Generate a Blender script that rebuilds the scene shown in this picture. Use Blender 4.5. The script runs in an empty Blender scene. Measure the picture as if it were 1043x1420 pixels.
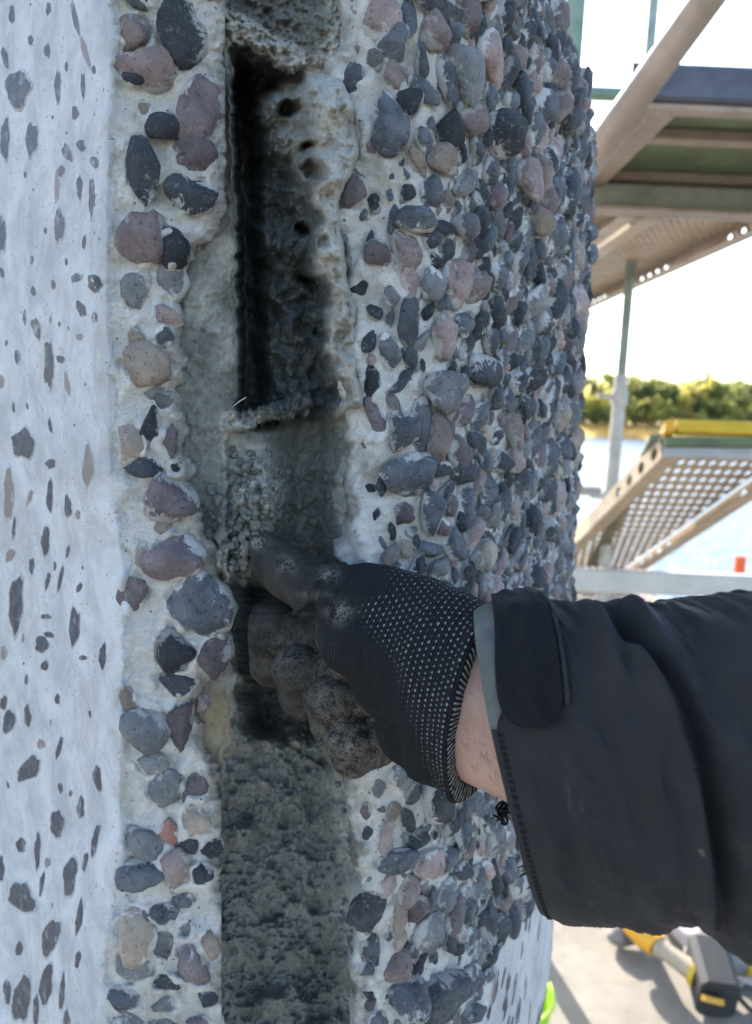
import bpy, bmesh, math, random
import numpy as np
from mathutils import Matrix, Vector

# ------------------------------------------------------------------ camera, sky, sun, exposure
SC = bpy.context.scene
COL = SC.collection
random.seed(7)
RNG = np.random.default_rng(11)
R = math.radians
CAMZ = 1.35                      # eye height above the scaffold deck (deck top is z = 0)
FPX, CXP, CYP = 1073.0, 521.5, 710.0
PITCH, ROLL = R(8.1), R(2.5)
_fw = np.array([0, math.cos(PITCH), -math.sin(PITCH)])
_r0 = np.array([1.0, 0, 0]); _u0 = np.array([0, math.sin(PITCH), math.cos(PITCH)])
_ri = math.cos(ROLL) * _r0 + math.sin(ROLL) * _u0
_up = -math.sin(ROLL) * _r0 + math.cos(ROLL) * _u0
CAM = np.array([0, 0, CAMZ])
cd = bpy.data.cameras.new('camera')
cam = bpy.data.objects.new('camera', cd); COL.objects.link(cam)
m = Matrix.Identity(4)
for i in range(3):
    m[i][0], m[i][1], m[i][2], m[i][3] = _ri[i], _up[i], -_fw[i], CAM[i]
cam.matrix_world = m
cd.sensor_fit = 'VERTICAL'; cd.sensor_height = 36.0; cd.sensor_width = 36.0
cd.lens = FPX / 1420 * 36.0
cd.clip_start = 0.01; cd.clip_end = 6000
cd.dof.use_dof = True; cd.dof.focus_distance = 0.335; cd.dof.aperture_fstop = 11.0
SC.camera = cam

SUN_AZ, SUN_EL = R(-13.0), R(30.0)     # azimuth from +Y towards +X
w = bpy.data.worlds.new('World'); SC.world = w; w.use_nodes = True
nt = w.node_tree; nt.nodes.clear()
wo = nt.nodes.new('ShaderNodeOutputWorld'); bg = nt.nodes.new('ShaderNodeBackground')
sky = nt.nodes.new('ShaderNodeTexSky'); sky.sky_type = 'NISHITA'; sky.sun_disc = False
sky.sun_elevation = SUN_EL; sky.sun_rotation = SUN_AZ
sky.air_density = 1.0; sky.dust_density = 1.5; sky.ozone_density = 1.0
bg.inputs['Strength'].default_value = 0.13
nt.links.new(sky.outputs[0], bg.inputs[0]); nt.links.new(bg.outputs[0], wo.inputs[0])
sd = bpy.data.lights.new('sun', 'SUN'); sd.energy = 3.2; sd.angle = R(0.5); sd.color = (1.0, 0.93, 0.82)
sun = bpy.data.objects.new('sun', sd); COL.objects.link(sun)
_sdir = Vector((math.sin(SUN_AZ) * math.cos(SUN_EL), math.cos(SUN_AZ) * math.cos(SUN_EL), math.sin(SUN_EL)))
sun.rotation_euler = _sdir.to_track_quat('Z', 'Y').to_euler(); sun.location = (0, 0, 8)
SC.view_settings.view_transform = 'Standard'; SC.view_settings.look = 'None'
SC.view_settings.exposure = 2.2; SC.view_settings.gamma = 1.0
SC.view_settings.use_curve_mapping = False
SC.render.engine = 'CYCLES'
SC.cycles.max_bounces = 8; SC.cycles.diffuse_bounces = 5
try: SC.cycles.use_denoising = True
except Exception: pass


# ------------------------------------------------------------------ maths helpers
def rays(px, py):
    px = np.asarray(px, float); py = np.asarray(py, float)
    a = (px - CXP) / FPX; b = -(py - CYP) / FPX
    return a[..., None] * _ri + b[..., None] * _up + _fw


def P(px, py, Y):
    """world point seen at photo pixel (px, py) at horizontal distance Y"""
    d = rays(px, py)
    return CAM + d * (np.asarray(Y, float) / d[..., 1])[..., None]


def V(px, py, Y): return Vector(P(np.array(float(px)), np.array(float(py)), Y))


def floor_pt(px, py, z=0.0):
    d = rays(np.array(float(px)), np.array(float(py)))
    return Vector(CAM + d * ((z - CAMZ) / d[2]))


def proj(p):
    q = np.asarray(p) - CAM
    f = q @ _fw
    return CXP + FPX * (q @ _ri) / f, CYP - FPX * (q @ _up) / f


def ss(a, b, x):
    t = np.clip((np.asarray(x, float) - a) / (b - a), 0, 1)
    return t * t * (3 - 2 * t)


def _hash(ix, iy, iz, seed):
    h = (ix.astype(np.int64) * 374761393 + iy.astype(np.int64) * 668265263 + iz.astype(np.int64) * 2147483647 + seed * 974634777) & 0xFFFFFFFF
    h = ((h ^ (h >> 13)) * 1274126177) & 0xFFFFFFFF
    h = ((h ^ (h >> 16)) * 2246822519) & 0xFFFFFFFF
    return ((h ^ (h >> 15)) & 0xFFFFFF) / float(0xFFFFFF)


def vnoise(x, y, z=None, seed=0):
    x = np.asarray(x, float); y = np.asarray(y, float)
    z = np.zeros_like(x) if z is None else np.asarray(z, float)
    ix, iy, iz = np.floor(x).astype(np.int64), np.floor(y).astype(np.int64), np.floor(z).astype(np.int64)
    fx, fy, fz = x - ix, y - iy, z - iz
    fx, fy, fz = [t * t * t * (t * (6 * t - 15) + 10) for t in (fx, fy, fz)]
    r = 0
    for a in (0, 1):
        for b in (0, 1):
            for c in (0, 1):
                wgt = (fx if a else 1 - fx) * (fy if b else 1 - fy) * (fz if c else 1 - fz)
                r = r + wgt * _hash(ix + a, iy + b, iz + c, seed)
    return r * 2 - 1


def fbm(x, y, z=None, seed=0, oct=4, gain=0.5):
    r, a, f = 0, 1.0, 1.0
    for o in range(oct):
        r = r + a * vnoise(x * f, y * f, None if z is None else z * f, seed + o * 17)
        a *= gain; f *= 2.03
    return r


def worley(x, y, seed=0):
    ix, iy = np.floor(x).astype(np.int64), np.floor(y).astype(np.int64)
    best = np.full(x.shape, 9.0)
    zz = np.zeros_like(ix)
    for a in (-1, 0, 1):
        for b in (-1, 0, 1):
            jx, jy = ix + a, iy + b
            qx = jx + _hash(jx, jy, zz, seed); qy = jy + _hash(jx, jy, zz, seed + 5)
            best = np.minimum(best, (qx - x) ** 2 + (qy - y) ** 2)
    return np.sqrt(best)


# ------------------------------------------------------------------ object helpers
def link(o, parent=None):
    COL.objects.link(o)
    if parent is not None: o.parent = parent
    return o


def thing(name, label, cat, loc=(0, 0, 0), group=None):
    o = bpy.data.objects.new(name, None); COL.objects.link(o)
    o.location = loc; o.empty_display_size = 0.05
    o['label'] = label; o['category'] = cat
    if group: o['group'] = group
    return o


def rootloc(o):
    l = Vector((0, 0, 0))
    while o is not None:
        l += o.location; o = o.parent
    return l


def mesh_data(name, verts, faces, mats, smooth=True, midx=None, attrs=None):
    me = bpy.data.meshes.new(name)
    verts = np.asarray(verts, dtype=np.float32)
    if isinstance(faces, np.ndarray):
        nf, k = faces.shape
        me.vertices.add(len(verts)); me.vertices.foreach_set('co', verts.ravel())
        me.loops.add(nf * k); me.loops.foreach_set('vertex_index', faces.astype(np.int32).ravel())
        me.polygons.add(nf)
        me.polygons.foreach_set('loop_start', np.arange(0, nf * k, k, dtype=np.int32))
        me.polygons.foreach_set('loop_total', np.full(nf, k, dtype=np.int32))
        me.update(calc_edges=True)
    else:
        me.from_pydata([tuple(v) for v in verts.tolist()], [], faces); me.update()
    for mt in (mats if isinstance(mats, (list, tuple)) else [mats]): me.materials.append(mt)
    if smooth: me.polygons.foreach_set('use_smooth', np.ones(len(me.polygons), dtype=bool))
    if midx is not None: me.polygons.foreach_set('material_index', np.asarray(midx, dtype=np.int32))
    if attrs:
        for k2, v2 in attrs.items():
            v2 = np.asarray(v2, dtype=np.float32)
            if v2.ndim == 1:
                at = me.attributes.new(k2, 'FLOAT', 'POINT'); at.data.foreach_set('value', v2)
            else:
                at = me.attributes.new(k2, 'FLOAT_VECTOR', 'POINT'); at.data.foreach_set('vector', v2.ravel())
    me.validate()
    return me


def obj(name, verts, faces, mats, parent=None, smooth=True, kind=None, **kw):
    """one mesh object; verts are world coordinates, stored relative to the parent"""
    base = rootloc(parent) if parent is not None else Vector((0, 0, 0))
    v = np.asarray(verts, dtype=float)
    c = (v.min(0) + v.max(0)) / 2
    o = bpy.data.objects.new(name, mesh_data(name, v - c, faces, mats, smooth, **kw))
    link(o, parent); o.location = Vector(c) - base
    if kind: o['kind'] = kind
    return o


def grid_faces(n, k):
    i = np.arange(n - 1)[:, None] * k + np.arange(k - 1)[None, :]
    i = i.ravel()
    return np.stack([i, i + 1, i + k + 1, i + k], 1)


class MB:
    def __init__(s): s.v = []; s.f = []
    def add(s, v, f):
        b = len(s.v); s.v += [tuple(x) for x in v]; s.f += [tuple(i + b for i in q) for q in f]; return s
    def box(s, p0, p1, wd, ht, upv=(0, 0, 1), ch=0.12):
        """bevelled bar from p0 to p1, width wd across and height ht along upv"""
        p0, p1 = Vector(p0), Vector(p1); d = (p1 - p0).normalized()
        u = Vector(upv); sd_ = d.cross(u).normalized(); u = sd_.cross(d).normalized()
        a, b = wd / 2, ht / 2; c = min(a, b) * ch * 2
        prof = [(-a + c, -b), (a - c, -b), (a, -b + c), (a, b - c), (a - c, b), (-a + c, b), (-a, b - c), (-a, -b + c)]
        vs = [p + sd_ * x + u * y for p in (p0, p1) for x, y in prof]
        fs = [(i, (i + 1) % 8, 8 + (i + 1) % 8, 8 + i) for i in range(8)] + [tuple(range(7, -1, -1)), tuple(range(8, 16))]
        return s.add(vs, fs)
    def tube(s, p0, p1, r0, r1=None, n=20, inner=None):
        r1 = r0 if r1 is None else r1
        return s.path([p0, p1], [r0, r1], n)
    def path(s, pts, rad, n=14, cap=True):
        pts = [Vector(p) for p in pts]; vs = []; fs = []
        up = Vector((0.13, 0.2, 0.97))
        for i, p in enumerate(pts):
            d = (pts[min(i + 1, len(pts) - 1)] - pts[max(i - 1, 0)]).normalized()
            a = d.cross(up)
            if a.length < 1e-3: a = d.cross(Vector((1, 0, 0)))
            a.normalize(); b = a.cross(d).normalized(); up = b
            for k in range(n):
                t = 2 * math.pi * k / n
                vs.append(p + (a * math.cos(t) + b * math.sin(t)) * rad[i])
        for i in range(len(pts) - 1):
            for k in range(n):
                fs.append((i * n + k, i * n + (k + 1) % n, (i + 1) * n + (k + 1) % n, (i + 1) * n + k))
        if cap: fs += [tuple(range(n - 1, -1, -1)), tuple(range((len(pts) - 1) * n, len(pts) * n))]
        return s.add(vs, fs)
    def build(s, name, mat, parent=None, smooth=False, kind=None):
        o = obj(name, s.v, s.f, mat, parent, smooth, kind)
        if smooth == 'auto': pass
        return o


def shade_auto(o, ang=40):
    me = o.data
    me.polygons.foreach_set('use_smooth', np.ones(len(me.polygons), dtype=bool))
    bm = bmesh.new(); bm.from_mesh(me)
    for e in bm.edges:
        if len(e.link_faces) == 2 and e.calc_face_angle(0) > R(ang): e.smooth = False
    bm.to_mesh(me); bm.free()
    return o


# ------------------------------------------------------------------ materials
class NT:
    def __init__(s, name):
        s.m = bpy.data.materials.new(name); s.m.use_nodes = True
        s.t = s.m.node_tree; s.t.nodes.clear()
        s.out = s.n('ShaderNodeOutputMaterial'); s.b = s.n('ShaderNodeBsdfPrincipled')
        s.l(s.b.outputs[0], s.out.inputs[0])
        s.geo = s.n('ShaderNodeNewGeometry')
    def n(s, t, **k):
        nd = s.t.nodes.new(t)
        for a, v in k.items(): setattr(nd, a, v)
        return nd
    def l(s, a, b): s.t.links.new(a, b)
    def pos(s, sc=(1, 1, 1), rot=(0, 0, 0)):
        mp = s.n('ShaderNodeMapping'); mp.inputs['Scale'].default_value = sc; mp.inputs['Rotation'].default_value = rot
        s.l(s.geo.outputs['Position'], mp.inputs[0]); return mp.outputs[0]
    def noise(s, scale, det=4, rough=0.6, vec=None, dist=0.0):
        nd = s.n('ShaderNodeTexNoise'); nd.inputs['Scale'].default_value = scale
        nd.inputs['Detail'].default_value = det; nd.inputs['Roughness'].default_value = rough
        nd.inputs['Distortion'].default_value = dist
        s.l(vec if vec is not None else s.geo.outputs['Position'], nd.inputs['Vector']); return nd.outputs[0]
    def vor(s, scale, vec=None):
        nd = s.n('ShaderNodeTexVoronoi'); nd.inputs['Scale'].default_value = scale
        s.l(vec if vec is not None else s.geo.outputs['Position'], nd.inputs['Vector']); return nd.outputs[0]
    def ramp(s, x, a, b, c0=0.0, c1=1.0):
        nd = s.n('ShaderNodeMapRange'); nd.interpolation_type = 'SMOOTHSTEP'
        s.l(x, nd.inputs[0])
        for i, vv in ((1, a), (2, b), (3, c0), (4, c1)): nd.inputs[i].default_value = vv
        return nd.outputs[0]
    def math(s, op, a, b=None, c=None):
        nd = s.n('ShaderNodeMath', operation=op)
        for i, x in enumerate((a, b, c)):
            if x is None: continue
            if isinstance(x, (int, float)): nd.inputs[i].default_value = x
            else: s.l(x, nd.inputs[i])
        return nd.outputs[0]
    def mix(s, f, a, b):
        nd = s.n('ShaderNodeMix', data_type='RGBA')
        for i, x in ((0, f), (6, a), (7, b)):
            if isinstance(x, (int, float)): nd.inputs[i].default_value = x
            elif isinstance(x, tuple): nd.inputs[i].default_value = (*x[:3], 1)
            else: s.l(x, nd.inputs[i])
        return nd.outputs[2]
    def attr(s, name):
        nd = s.n('ShaderNodeAttribute', attribute_name=name); return nd
    def col(s, c):
        if isinstance(c, tuple): s.b.inputs['Base Color'].default_value = (*c, 1)
        else: s.l(c, s.b.inputs['Base Color'])
    def rough(s, r, spec=0.5, metal=0.0):
        if isinstance(r, (int, float)): s.b.inputs['Roughness'].default_value = r
        else: s.l(r, s.b.inputs['Roughness'])
        s.b.inputs['Specular IOR Level'].default_value = spec
        s.b.inputs['Metallic'].default_value = metal
    def bump(s, h, strength=0.5, dist=0.001, chain=None):
        nd = s.n('ShaderNodeBump'); nd.inputs['Strength'].default_value = strength; nd.inputs['Distance'].default_value = dist
        s.l(h, nd.inputs['Height'])
        if chain is not None: s.l(chain, nd.inputs['Normal'])
        s.l(nd.outputs[0], s.b.inputs['Normal']); return nd.outputs[0]


def mat_stone(name, c1, c2, c3, dust=0.55, rough=0.75):
    k = NT(name)
    oi = k.n('ShaderNodeObjectInfo')
    n1 = k.noise(70, 4, 0.65); n2 = k.noise(420, 3, 0.7); n3 = k.noise(1500, 2, 0.7)
    c = k.mix(k.ramp(n1, 0.35, 0.65), c1, c2)
    c = k.mix(k.ramp(n2, 0.58, 0.68), c, c3)
    c = k.mix(k.ramp(n3, 0.64, 0.74, 0, 0.6), c, (0.45, 0.44, 0.43))
    dn = k.noise(190, 5, 0.75)
    c = k.mix(k.ramp(dn, dust + 0.04, dust + 0.2, 0, 0.6), c, (0.40, 0.40, 0.39))
    # cement still clinging to the stone, mostly low on its sides
    hz = k.attr('height').outputs['Fac']; sm = k.noise(130, 5, 0.72, None, 0.6)
    cem = k.ramp(k.math('SUBTRACT', sm, k.math('MULTIPLY', hz, 0.34)), 0.36, 0.48, 0, 0.85)
    c = k.mix(cem, c, (0.56, 0.55, 0.53))
    hs = k.n('ShaderNodeHueSaturation'); k.l(c, hs.inputs['Color'])
    k.l(k.math('MULTIPLY_ADD', oi.outputs['Random'], 0.75, 0.65), hs.inputs['Value'])
    k.col(hs.outputs[0]); k.rough(k.ramp(n2, 0.3, 0.7, rough - 0.15, rough + 0.15), 0.4)
    b = k.bump(n3, 0.5, 0.0012); b = k.bump(k.noise(330, 6, 0.75), 0.9, 0.0036, b); k.bump(cem, 0.5, 0.0006, b)
    return k.m


STONE = {
    'dark': mat_stone('dark_stone', (0.022, 0.026, 0.033), (0.050, 0.058, 0.070), (0.11, 0.12, 0.13)),
    'slate': mat_stone('slate_stone', (0.060, 0.069, 0.083), (0.125, 0.139, 0.158), (0.028, 0.034, 0.043)),
    'grey': mat_stone('grey_stone', (0.15, 0.155, 0.165), (0.23, 0.235, 0.24), (0.08, 0.085, 0.09), 0.52),
    'pink': mat_stone('pink_granite', (0.25, 0.19, 0.18), (0.36, 0.285, 0.265), (0.14, 0.10, 0.105), 0.57),
    'purple': mat_stone('purple_stone', (0.125, 0.10, 0.108), (0.205, 0.17, 0.178), (0.075, 0.06, 0.075), 0.58),
    'tan': mat_stone('tan_stone', (0.27, 0.22, 0.175), (0.38, 0.31, 0.25), (0.17, 0.135, 0.115), 0.55),
    'red': mat_stone('red_stone', (0.27, 0.12, 0.10), (0.36, 0.19, 0.16), (0.14, 0.08, 0.08), 0.6),
}


def mat_cut():
    k = NT('sawn_stone')
    oi = k.n('ShaderNodeObjectInfo')
    n1 = k.noise(160, 4); n3 = k.noise(1400, 2, 0.7)
    c = k.mix(k.ramp(n1, 0.3, 0.7), (0.036, 0.040, 0.051), (0.075, 0.081, 0.097))
    c = k.mix(k.ramp(n3, 0.6, 0.75, 0, 0.5), c, (0.3, 0.31, 0.33))
    c = k.mix(k.math('GREATER_THAN', oi.outputs['Random'], 0.86), c, (0.19, 0.165, 0.155))
    hz = k.noise(90, 5, 0.7)
    c = k.mix(k.ramp(hz, 0.52, 0.72, 0, 0.6), c, (0.42, 0.42, 0.42))
    ed = k.attr('rim').outputs['Fac']; en = k.noise(480, 4, 0.7)
    c = k.mix(k.ramp(k.math('MULTIPLY_ADD', en, 0.9, ed), 0.88, 1.15), c, (0.40, 0.40, 0.40))
    k.col(c); k.rough(0.6, 0.2); k.bump(n3, 0.25, 0.0003)
    return k.m


STONE['cut'] = mat_cut()


def mat_concrete(name, c1, c2, stain, fine=0.5):
    k = NT(name)
    n0 = k.noise(14, 4, 0.6); n1 = k.noise(110, 5, 0.65); n2 = k.noise(900, 3, 0.75)
    c = k.mix(k.ramp(n1, 0.3, 0.7), c1, c2)
    c = k.mix(k.ramp(n0, 0.52, 0.72, 0, 0.75), c, stain)
    vz = k.noise(40, 4, 0.6, k.pos((1, 1, 0.35)))
    c = k.mix(k.ramp(vz, 0.55, 0.75, 0, 0.5), c, stain)
    c = k.mix(k.attr('dirt').outputs['Fac'], c, k.mix(k.ramp(n1, 0.35, 0.65), (0.19, 0.175, 0.145), (0.32, 0.30, 0.26)))
    c = k.mix(k.ramp(k.noise(1700, 3, 0.8), 0.56, 0.74, 0, 0.55), c, (0.17, 0.16, 0.145))
    c = k.mix(k.ramp(k.noise(420, 5, 0.75), 0.62, 0.72, 0, 0.5), c, (0.24, 0.22, 0.19))
    sw = k.attr('sawn').outputs['Fac']; ns = k.math('SUBTRACT', 1.0, sw)
    nb = k.noise(30, 6, 0.7, None, 0.4); nf = k.noise(230, 5, 0.7)
    sc = k.mix(k.ramp(nb, 0.32, 0.66), (0.35, 0.352, 0.352), (0.51, 0.512, 0.515))
    sc = k.mix(k.ramp(nf, 0.55, 0.72, 0, 0.6), sc, (0.30, 0.29, 0.28))
    sc = k.mix(k.ramp(k.noise(24, 4, 0.6, k.pos((1.6, 1.6, 0.5))), 0.58, 0.75, 0, 0.5), sc, (0.40, 0.345, 0.29))
    sc = k.mix(k.ramp(k.noise(900, 3, 0.75), 0.66, 0.74, 0, 0.6), sc, (0.22, 0.22, 0.225))
    pv = k.n('ShaderNodeTexVoronoi'); pv.inputs['Scale'].default_value = 210; k.l(k.geo.outputs['Position'], pv.inputs['Vector'])
    px_ = k.math('MULTIPLY', k.ramp(pv.outputs['Distance'], 0.17, 0.09), k.math('GREATER_THAN', k.noise(60, 2), 0.52))
    c = k.mix(sw, c, sc); c = k.mix(px_, c, (0.16, 0.15, 0.14))
    k.col(c); k.rough(0.9, 0.25)
    b = k.bump(k.math('MULTIPLY', n2, k.math('MULTIPLY_ADD', ns, 0.8, 0.2)), fine, 0.0012)
    b = k.bump(k.math('MULTIPLY', k.noise(380, 6, 0.75), k.math('MULTIPLY_ADD', ns, 0.82, 0.18)), fine, 0.0030, b); b = k.bump(k.math('MULTIPLY', n1, ns), 0.6, 0.0018, b); k.bump(px_, -0.7, 0.0008, b)
    return k.m


M_SAWN = mat_concrete('sawn_concrete', (0.47, 0.475, 0.475), (0.57, 0.57, 0.57), (0.43, 0.39, 0.34), 0.22)
M_CONC = mat_concrete('rough_concrete', (0.62, 0.595, 0.55), (0.80, 0.775, 0.73), (0.43, 0.37, 0.29), 0.9)


def mat_mortar():
    k = NT('fresh_mortar')
    dry = k.attr('dry').outputs['Fac']; och = k.attr('ochre').outputs['Fac']; dark_f = k.attr('dark_tone').outputs['Fac']
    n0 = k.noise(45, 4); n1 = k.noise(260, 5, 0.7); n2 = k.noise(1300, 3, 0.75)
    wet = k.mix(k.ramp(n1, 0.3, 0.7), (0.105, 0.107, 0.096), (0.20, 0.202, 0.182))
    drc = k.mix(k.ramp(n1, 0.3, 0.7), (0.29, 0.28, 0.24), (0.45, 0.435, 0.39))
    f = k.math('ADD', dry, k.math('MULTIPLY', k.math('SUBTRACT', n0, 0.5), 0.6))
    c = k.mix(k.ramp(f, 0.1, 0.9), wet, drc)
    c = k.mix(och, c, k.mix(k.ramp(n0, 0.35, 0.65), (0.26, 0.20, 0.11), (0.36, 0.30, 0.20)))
    c = k.mix(dark_f, c, k.mix(k.ramp(n1, 0.4, 0.7), (0.055, 0.063, 0.064), (0.14, 0.148, 0.138)))  # darker grey inside the hollow
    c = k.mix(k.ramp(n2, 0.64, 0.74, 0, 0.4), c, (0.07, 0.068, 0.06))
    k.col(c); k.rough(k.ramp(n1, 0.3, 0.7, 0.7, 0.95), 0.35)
    b = k.bump(n2, 0.8, 0.0009); k.bump(n1, 0.5, 0.0016, b)
    return k.m


M_MORT = mat_mortar()


def mat_plain(name, c, rough=0.5, metal=0.0, var=0.25, scale=18, bump=0.0, c2=None, spec=0.5):
    k = NT(name)
    n = k.noise(scale, 5, 0.65); n2 = k.noise(scale * 6, 4, 0.7)
    lo = tuple(x * (1 - var) for x in c) if c2 is None else c2
    cc = k.mix(k.ramp(n, 0.3, 0.7), c, lo)
    cc = k.mix(k.ramp(n2, 0.6, 0.75, 0, 0.4), cc, tuple(x * 0.6 for x in c))
    k.col(cc); k.rough(k.ramp(n2, 0.3, 0.7, max(0, rough - 0.1), min(1, rough + 0.15)), spec, metal)
    if bump: k.bump(n2, 0.4, bump)
    return k.m


# ------------------------------------------------------------------ stones
def stone_variant(i, sub=3):
    bm = bmesh.new(); bmesh.ops.create_icosphere(bm, subdivisions=sub, radius=1.0)
    v = np.array([x.co[:] for x in bm.verts]); f = np.array([[q.index for q in p.verts] for p in bm.faces]); bm.free()
    v /= np.linalg.norm(v, axis=1)[:, None]
    rg = np.random.default_rng(100 + i)
    n = rg.normal(size=(rg.integers(9, 17), 3)); n /= np.linalg.norm(n, axis=1)[:, None]
    d = rg.uniform(0.64, 1.10, len(n))
    kk = rg.choice([11.0, 20.0, 36.0, 60.0])
    dots = np.maximum(0, v @ n.T) / d
    r = (np.sum(dots ** kk, 1) + 1e-6) ** (-1 / kk)
    r = np.clip(r, 0.5, 1.3)
    r *= 1 + 0.075 * fbm(v[:, 0] * 2.4 + i, v[:, 1] * 2.4, v[:, 2] * 2.4, i, 5, 0.62)
    return (v * r[:, None]).astype(np.float32), f


NVAR = 34
SV = [stone_variant(i, 3) for i in range(NVAR)]
SV2 = [stone_variant(i, 2) for i in range(NVAR)]
STONE_MESH = {}


def stone_mesh(i, kind):
    if (i, kind) not in STONE_MESH:
        STONE_MESH[(i, kind)] = mesh_data('pebble', SV[i][0], SV[i][1], STONE[kind], attrs={'height': SV[i][0][:, 2]})
    return STONE_MESH[(i, kind)]


def frame(n, ang):
    n = n / np.linalg.norm(n)
    u = np.cross(np.array([0, 0, 1.0]), n); u /= np.linalg.norm(u); v = np.cross(n, u)
    a = u * math.cos(ang) + v * math.sin(ang); b = -u * math.sin(ang) + v * math.cos(ang)
    return np.stack([a, b, n], 1)


def put_stone(parent, base, c, F, sc, kind, var, name='pebble'):
    o = bpy.data.objects.new(name, stone_mesh(var, kind))
    link(o, parent)
    M = Matrix.Identity(4); A = F * np.array(sc)[None, :]
    for r_ in range(3):
        for q in range(3): M[r_][q] = A[r_, q]
        M[r_][3] = c[r_] - base[r_]
    o.matrix_basis = M
    return o


def stones_stuff(name, lst, parent):
    """the many smaller stones joined into one part"""
    kinds = list(STONE); vs, fs, mi, hh, b = [], [], [], [], 0
    for (c, F, sc, kind, var) in lst:
        v, f = SV2[var]
        vs.append((v * np.array(sc)) @ F.T + c); fs.append(f + b); b += len(v)
        mi.append(np.full(len(f), kinds.index(kind))); hh.append(v[:, 2])
    return obj(name, np.concatenate(vs), np.concatenate(fs), [STONE[k] for k in kinds], parent, True, 'stuff', midx=np.concatenate(mi), attrs={'height': np.concatenate(hh)})


# ================================================================== THE WALL
# --- joint outlines in photo rows
def edge(tab):
    a = np.array(tab, float); return lambda y: np.interp(y, a[:, 0], a[:, 1])


E_band = edge([(-80, 316), (150, 313), (290, 312), (320, 296), (345, 262), (400, 252), (500, 249), (600, 252), (680, 264), (740, 287), (800, 312),
               (880, 328), (920, 316), (945, 284), (970, 272), (1020, 280), (1060, 300), (1150, 306), (1300, 315), (1500, 318)])
E_slot = edge([(-80, 316), (180, 318), (320, 326), (520, 327), (580, 322), (640, 314), (760, 314), (850, 322), (950, 326), (1020, 318), (1060, 311), (1500, 313)])
E_right = edge([(-80, 486), (30, 478), (90, 452), (150, 470), (205, 478), (280, 452), (350, 456), (420, 474), (520, 476), (600, 492), (660, 482), (780, 478),
                (900, 470), (1000, 478), (1100, 490), (1250, 497), (1320, 490), (1500, 500)])
E_cut = edge([(-80, 154), (200, 150), (400, 146), (520, 150), (650, 152), (760, 166), (860, 172), (1000, 168), (1150, 166), (1280, 150), (1500, 132)])

# ---------------- left panel
left = thing('concrete_panel', 'left concrete panel with a smooth sawn face and one strip of bare pebbles', 'concrete panel', (-0.15, 0.40, 0))
LB = left.location


def left_Y(px, py):
    """distance of the left panel's surface (bare concrete, without stones)"""
    ec = E_cut(py)
    t = ec - px; ej = 5 * fbm(py / 48, py * 0, None, 29, 4)
    face = 0.352 + np.where(t > 0, t * 0.00062 + np.maximum(t - 40, 0) * 0.00026, 0)
    face = face + 0.0004 * fbm(px / 60, py / 140, None, 3, 3)
    # worn lip beside the strip
    lip = np.exp(-((px - ec + 12) / 9.0) ** 2) * (0.0020 + 0.0024 * vnoise(px / 60, py / 34, None, 9) + 0.0012 * fbm(px / 14, py / 18, None, 10, 3))
    face = face - lip
    band = ss(-6, 16, px - ec - ej)
    rough = 0.0022 * fbm(px / 34, py / 34, None, 21, 5, 0.55) + 0.0016 * vnoise(px / 90, py / 120, None, 5)
    face = face + band * (0.0035 + rough)
    eb = E_band(py) + 9 * fbm(py / 26, px / 60, None, 31, 5, 0.6)
    q = px - eb
    face = face + ss(-16, 6, q) * 0.006 + ss(0, 14, q) * 0.045
    face = face + 0.16 * ss(-5, 1, px - E_slot(py))
    return face


px = np.arange(-190, 346, 2.6); py = np.arange(-170, 1600, 2.8)
PX, PY = np.meshgrid(px, py)
LY = left_Y(PX, PY)
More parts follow.
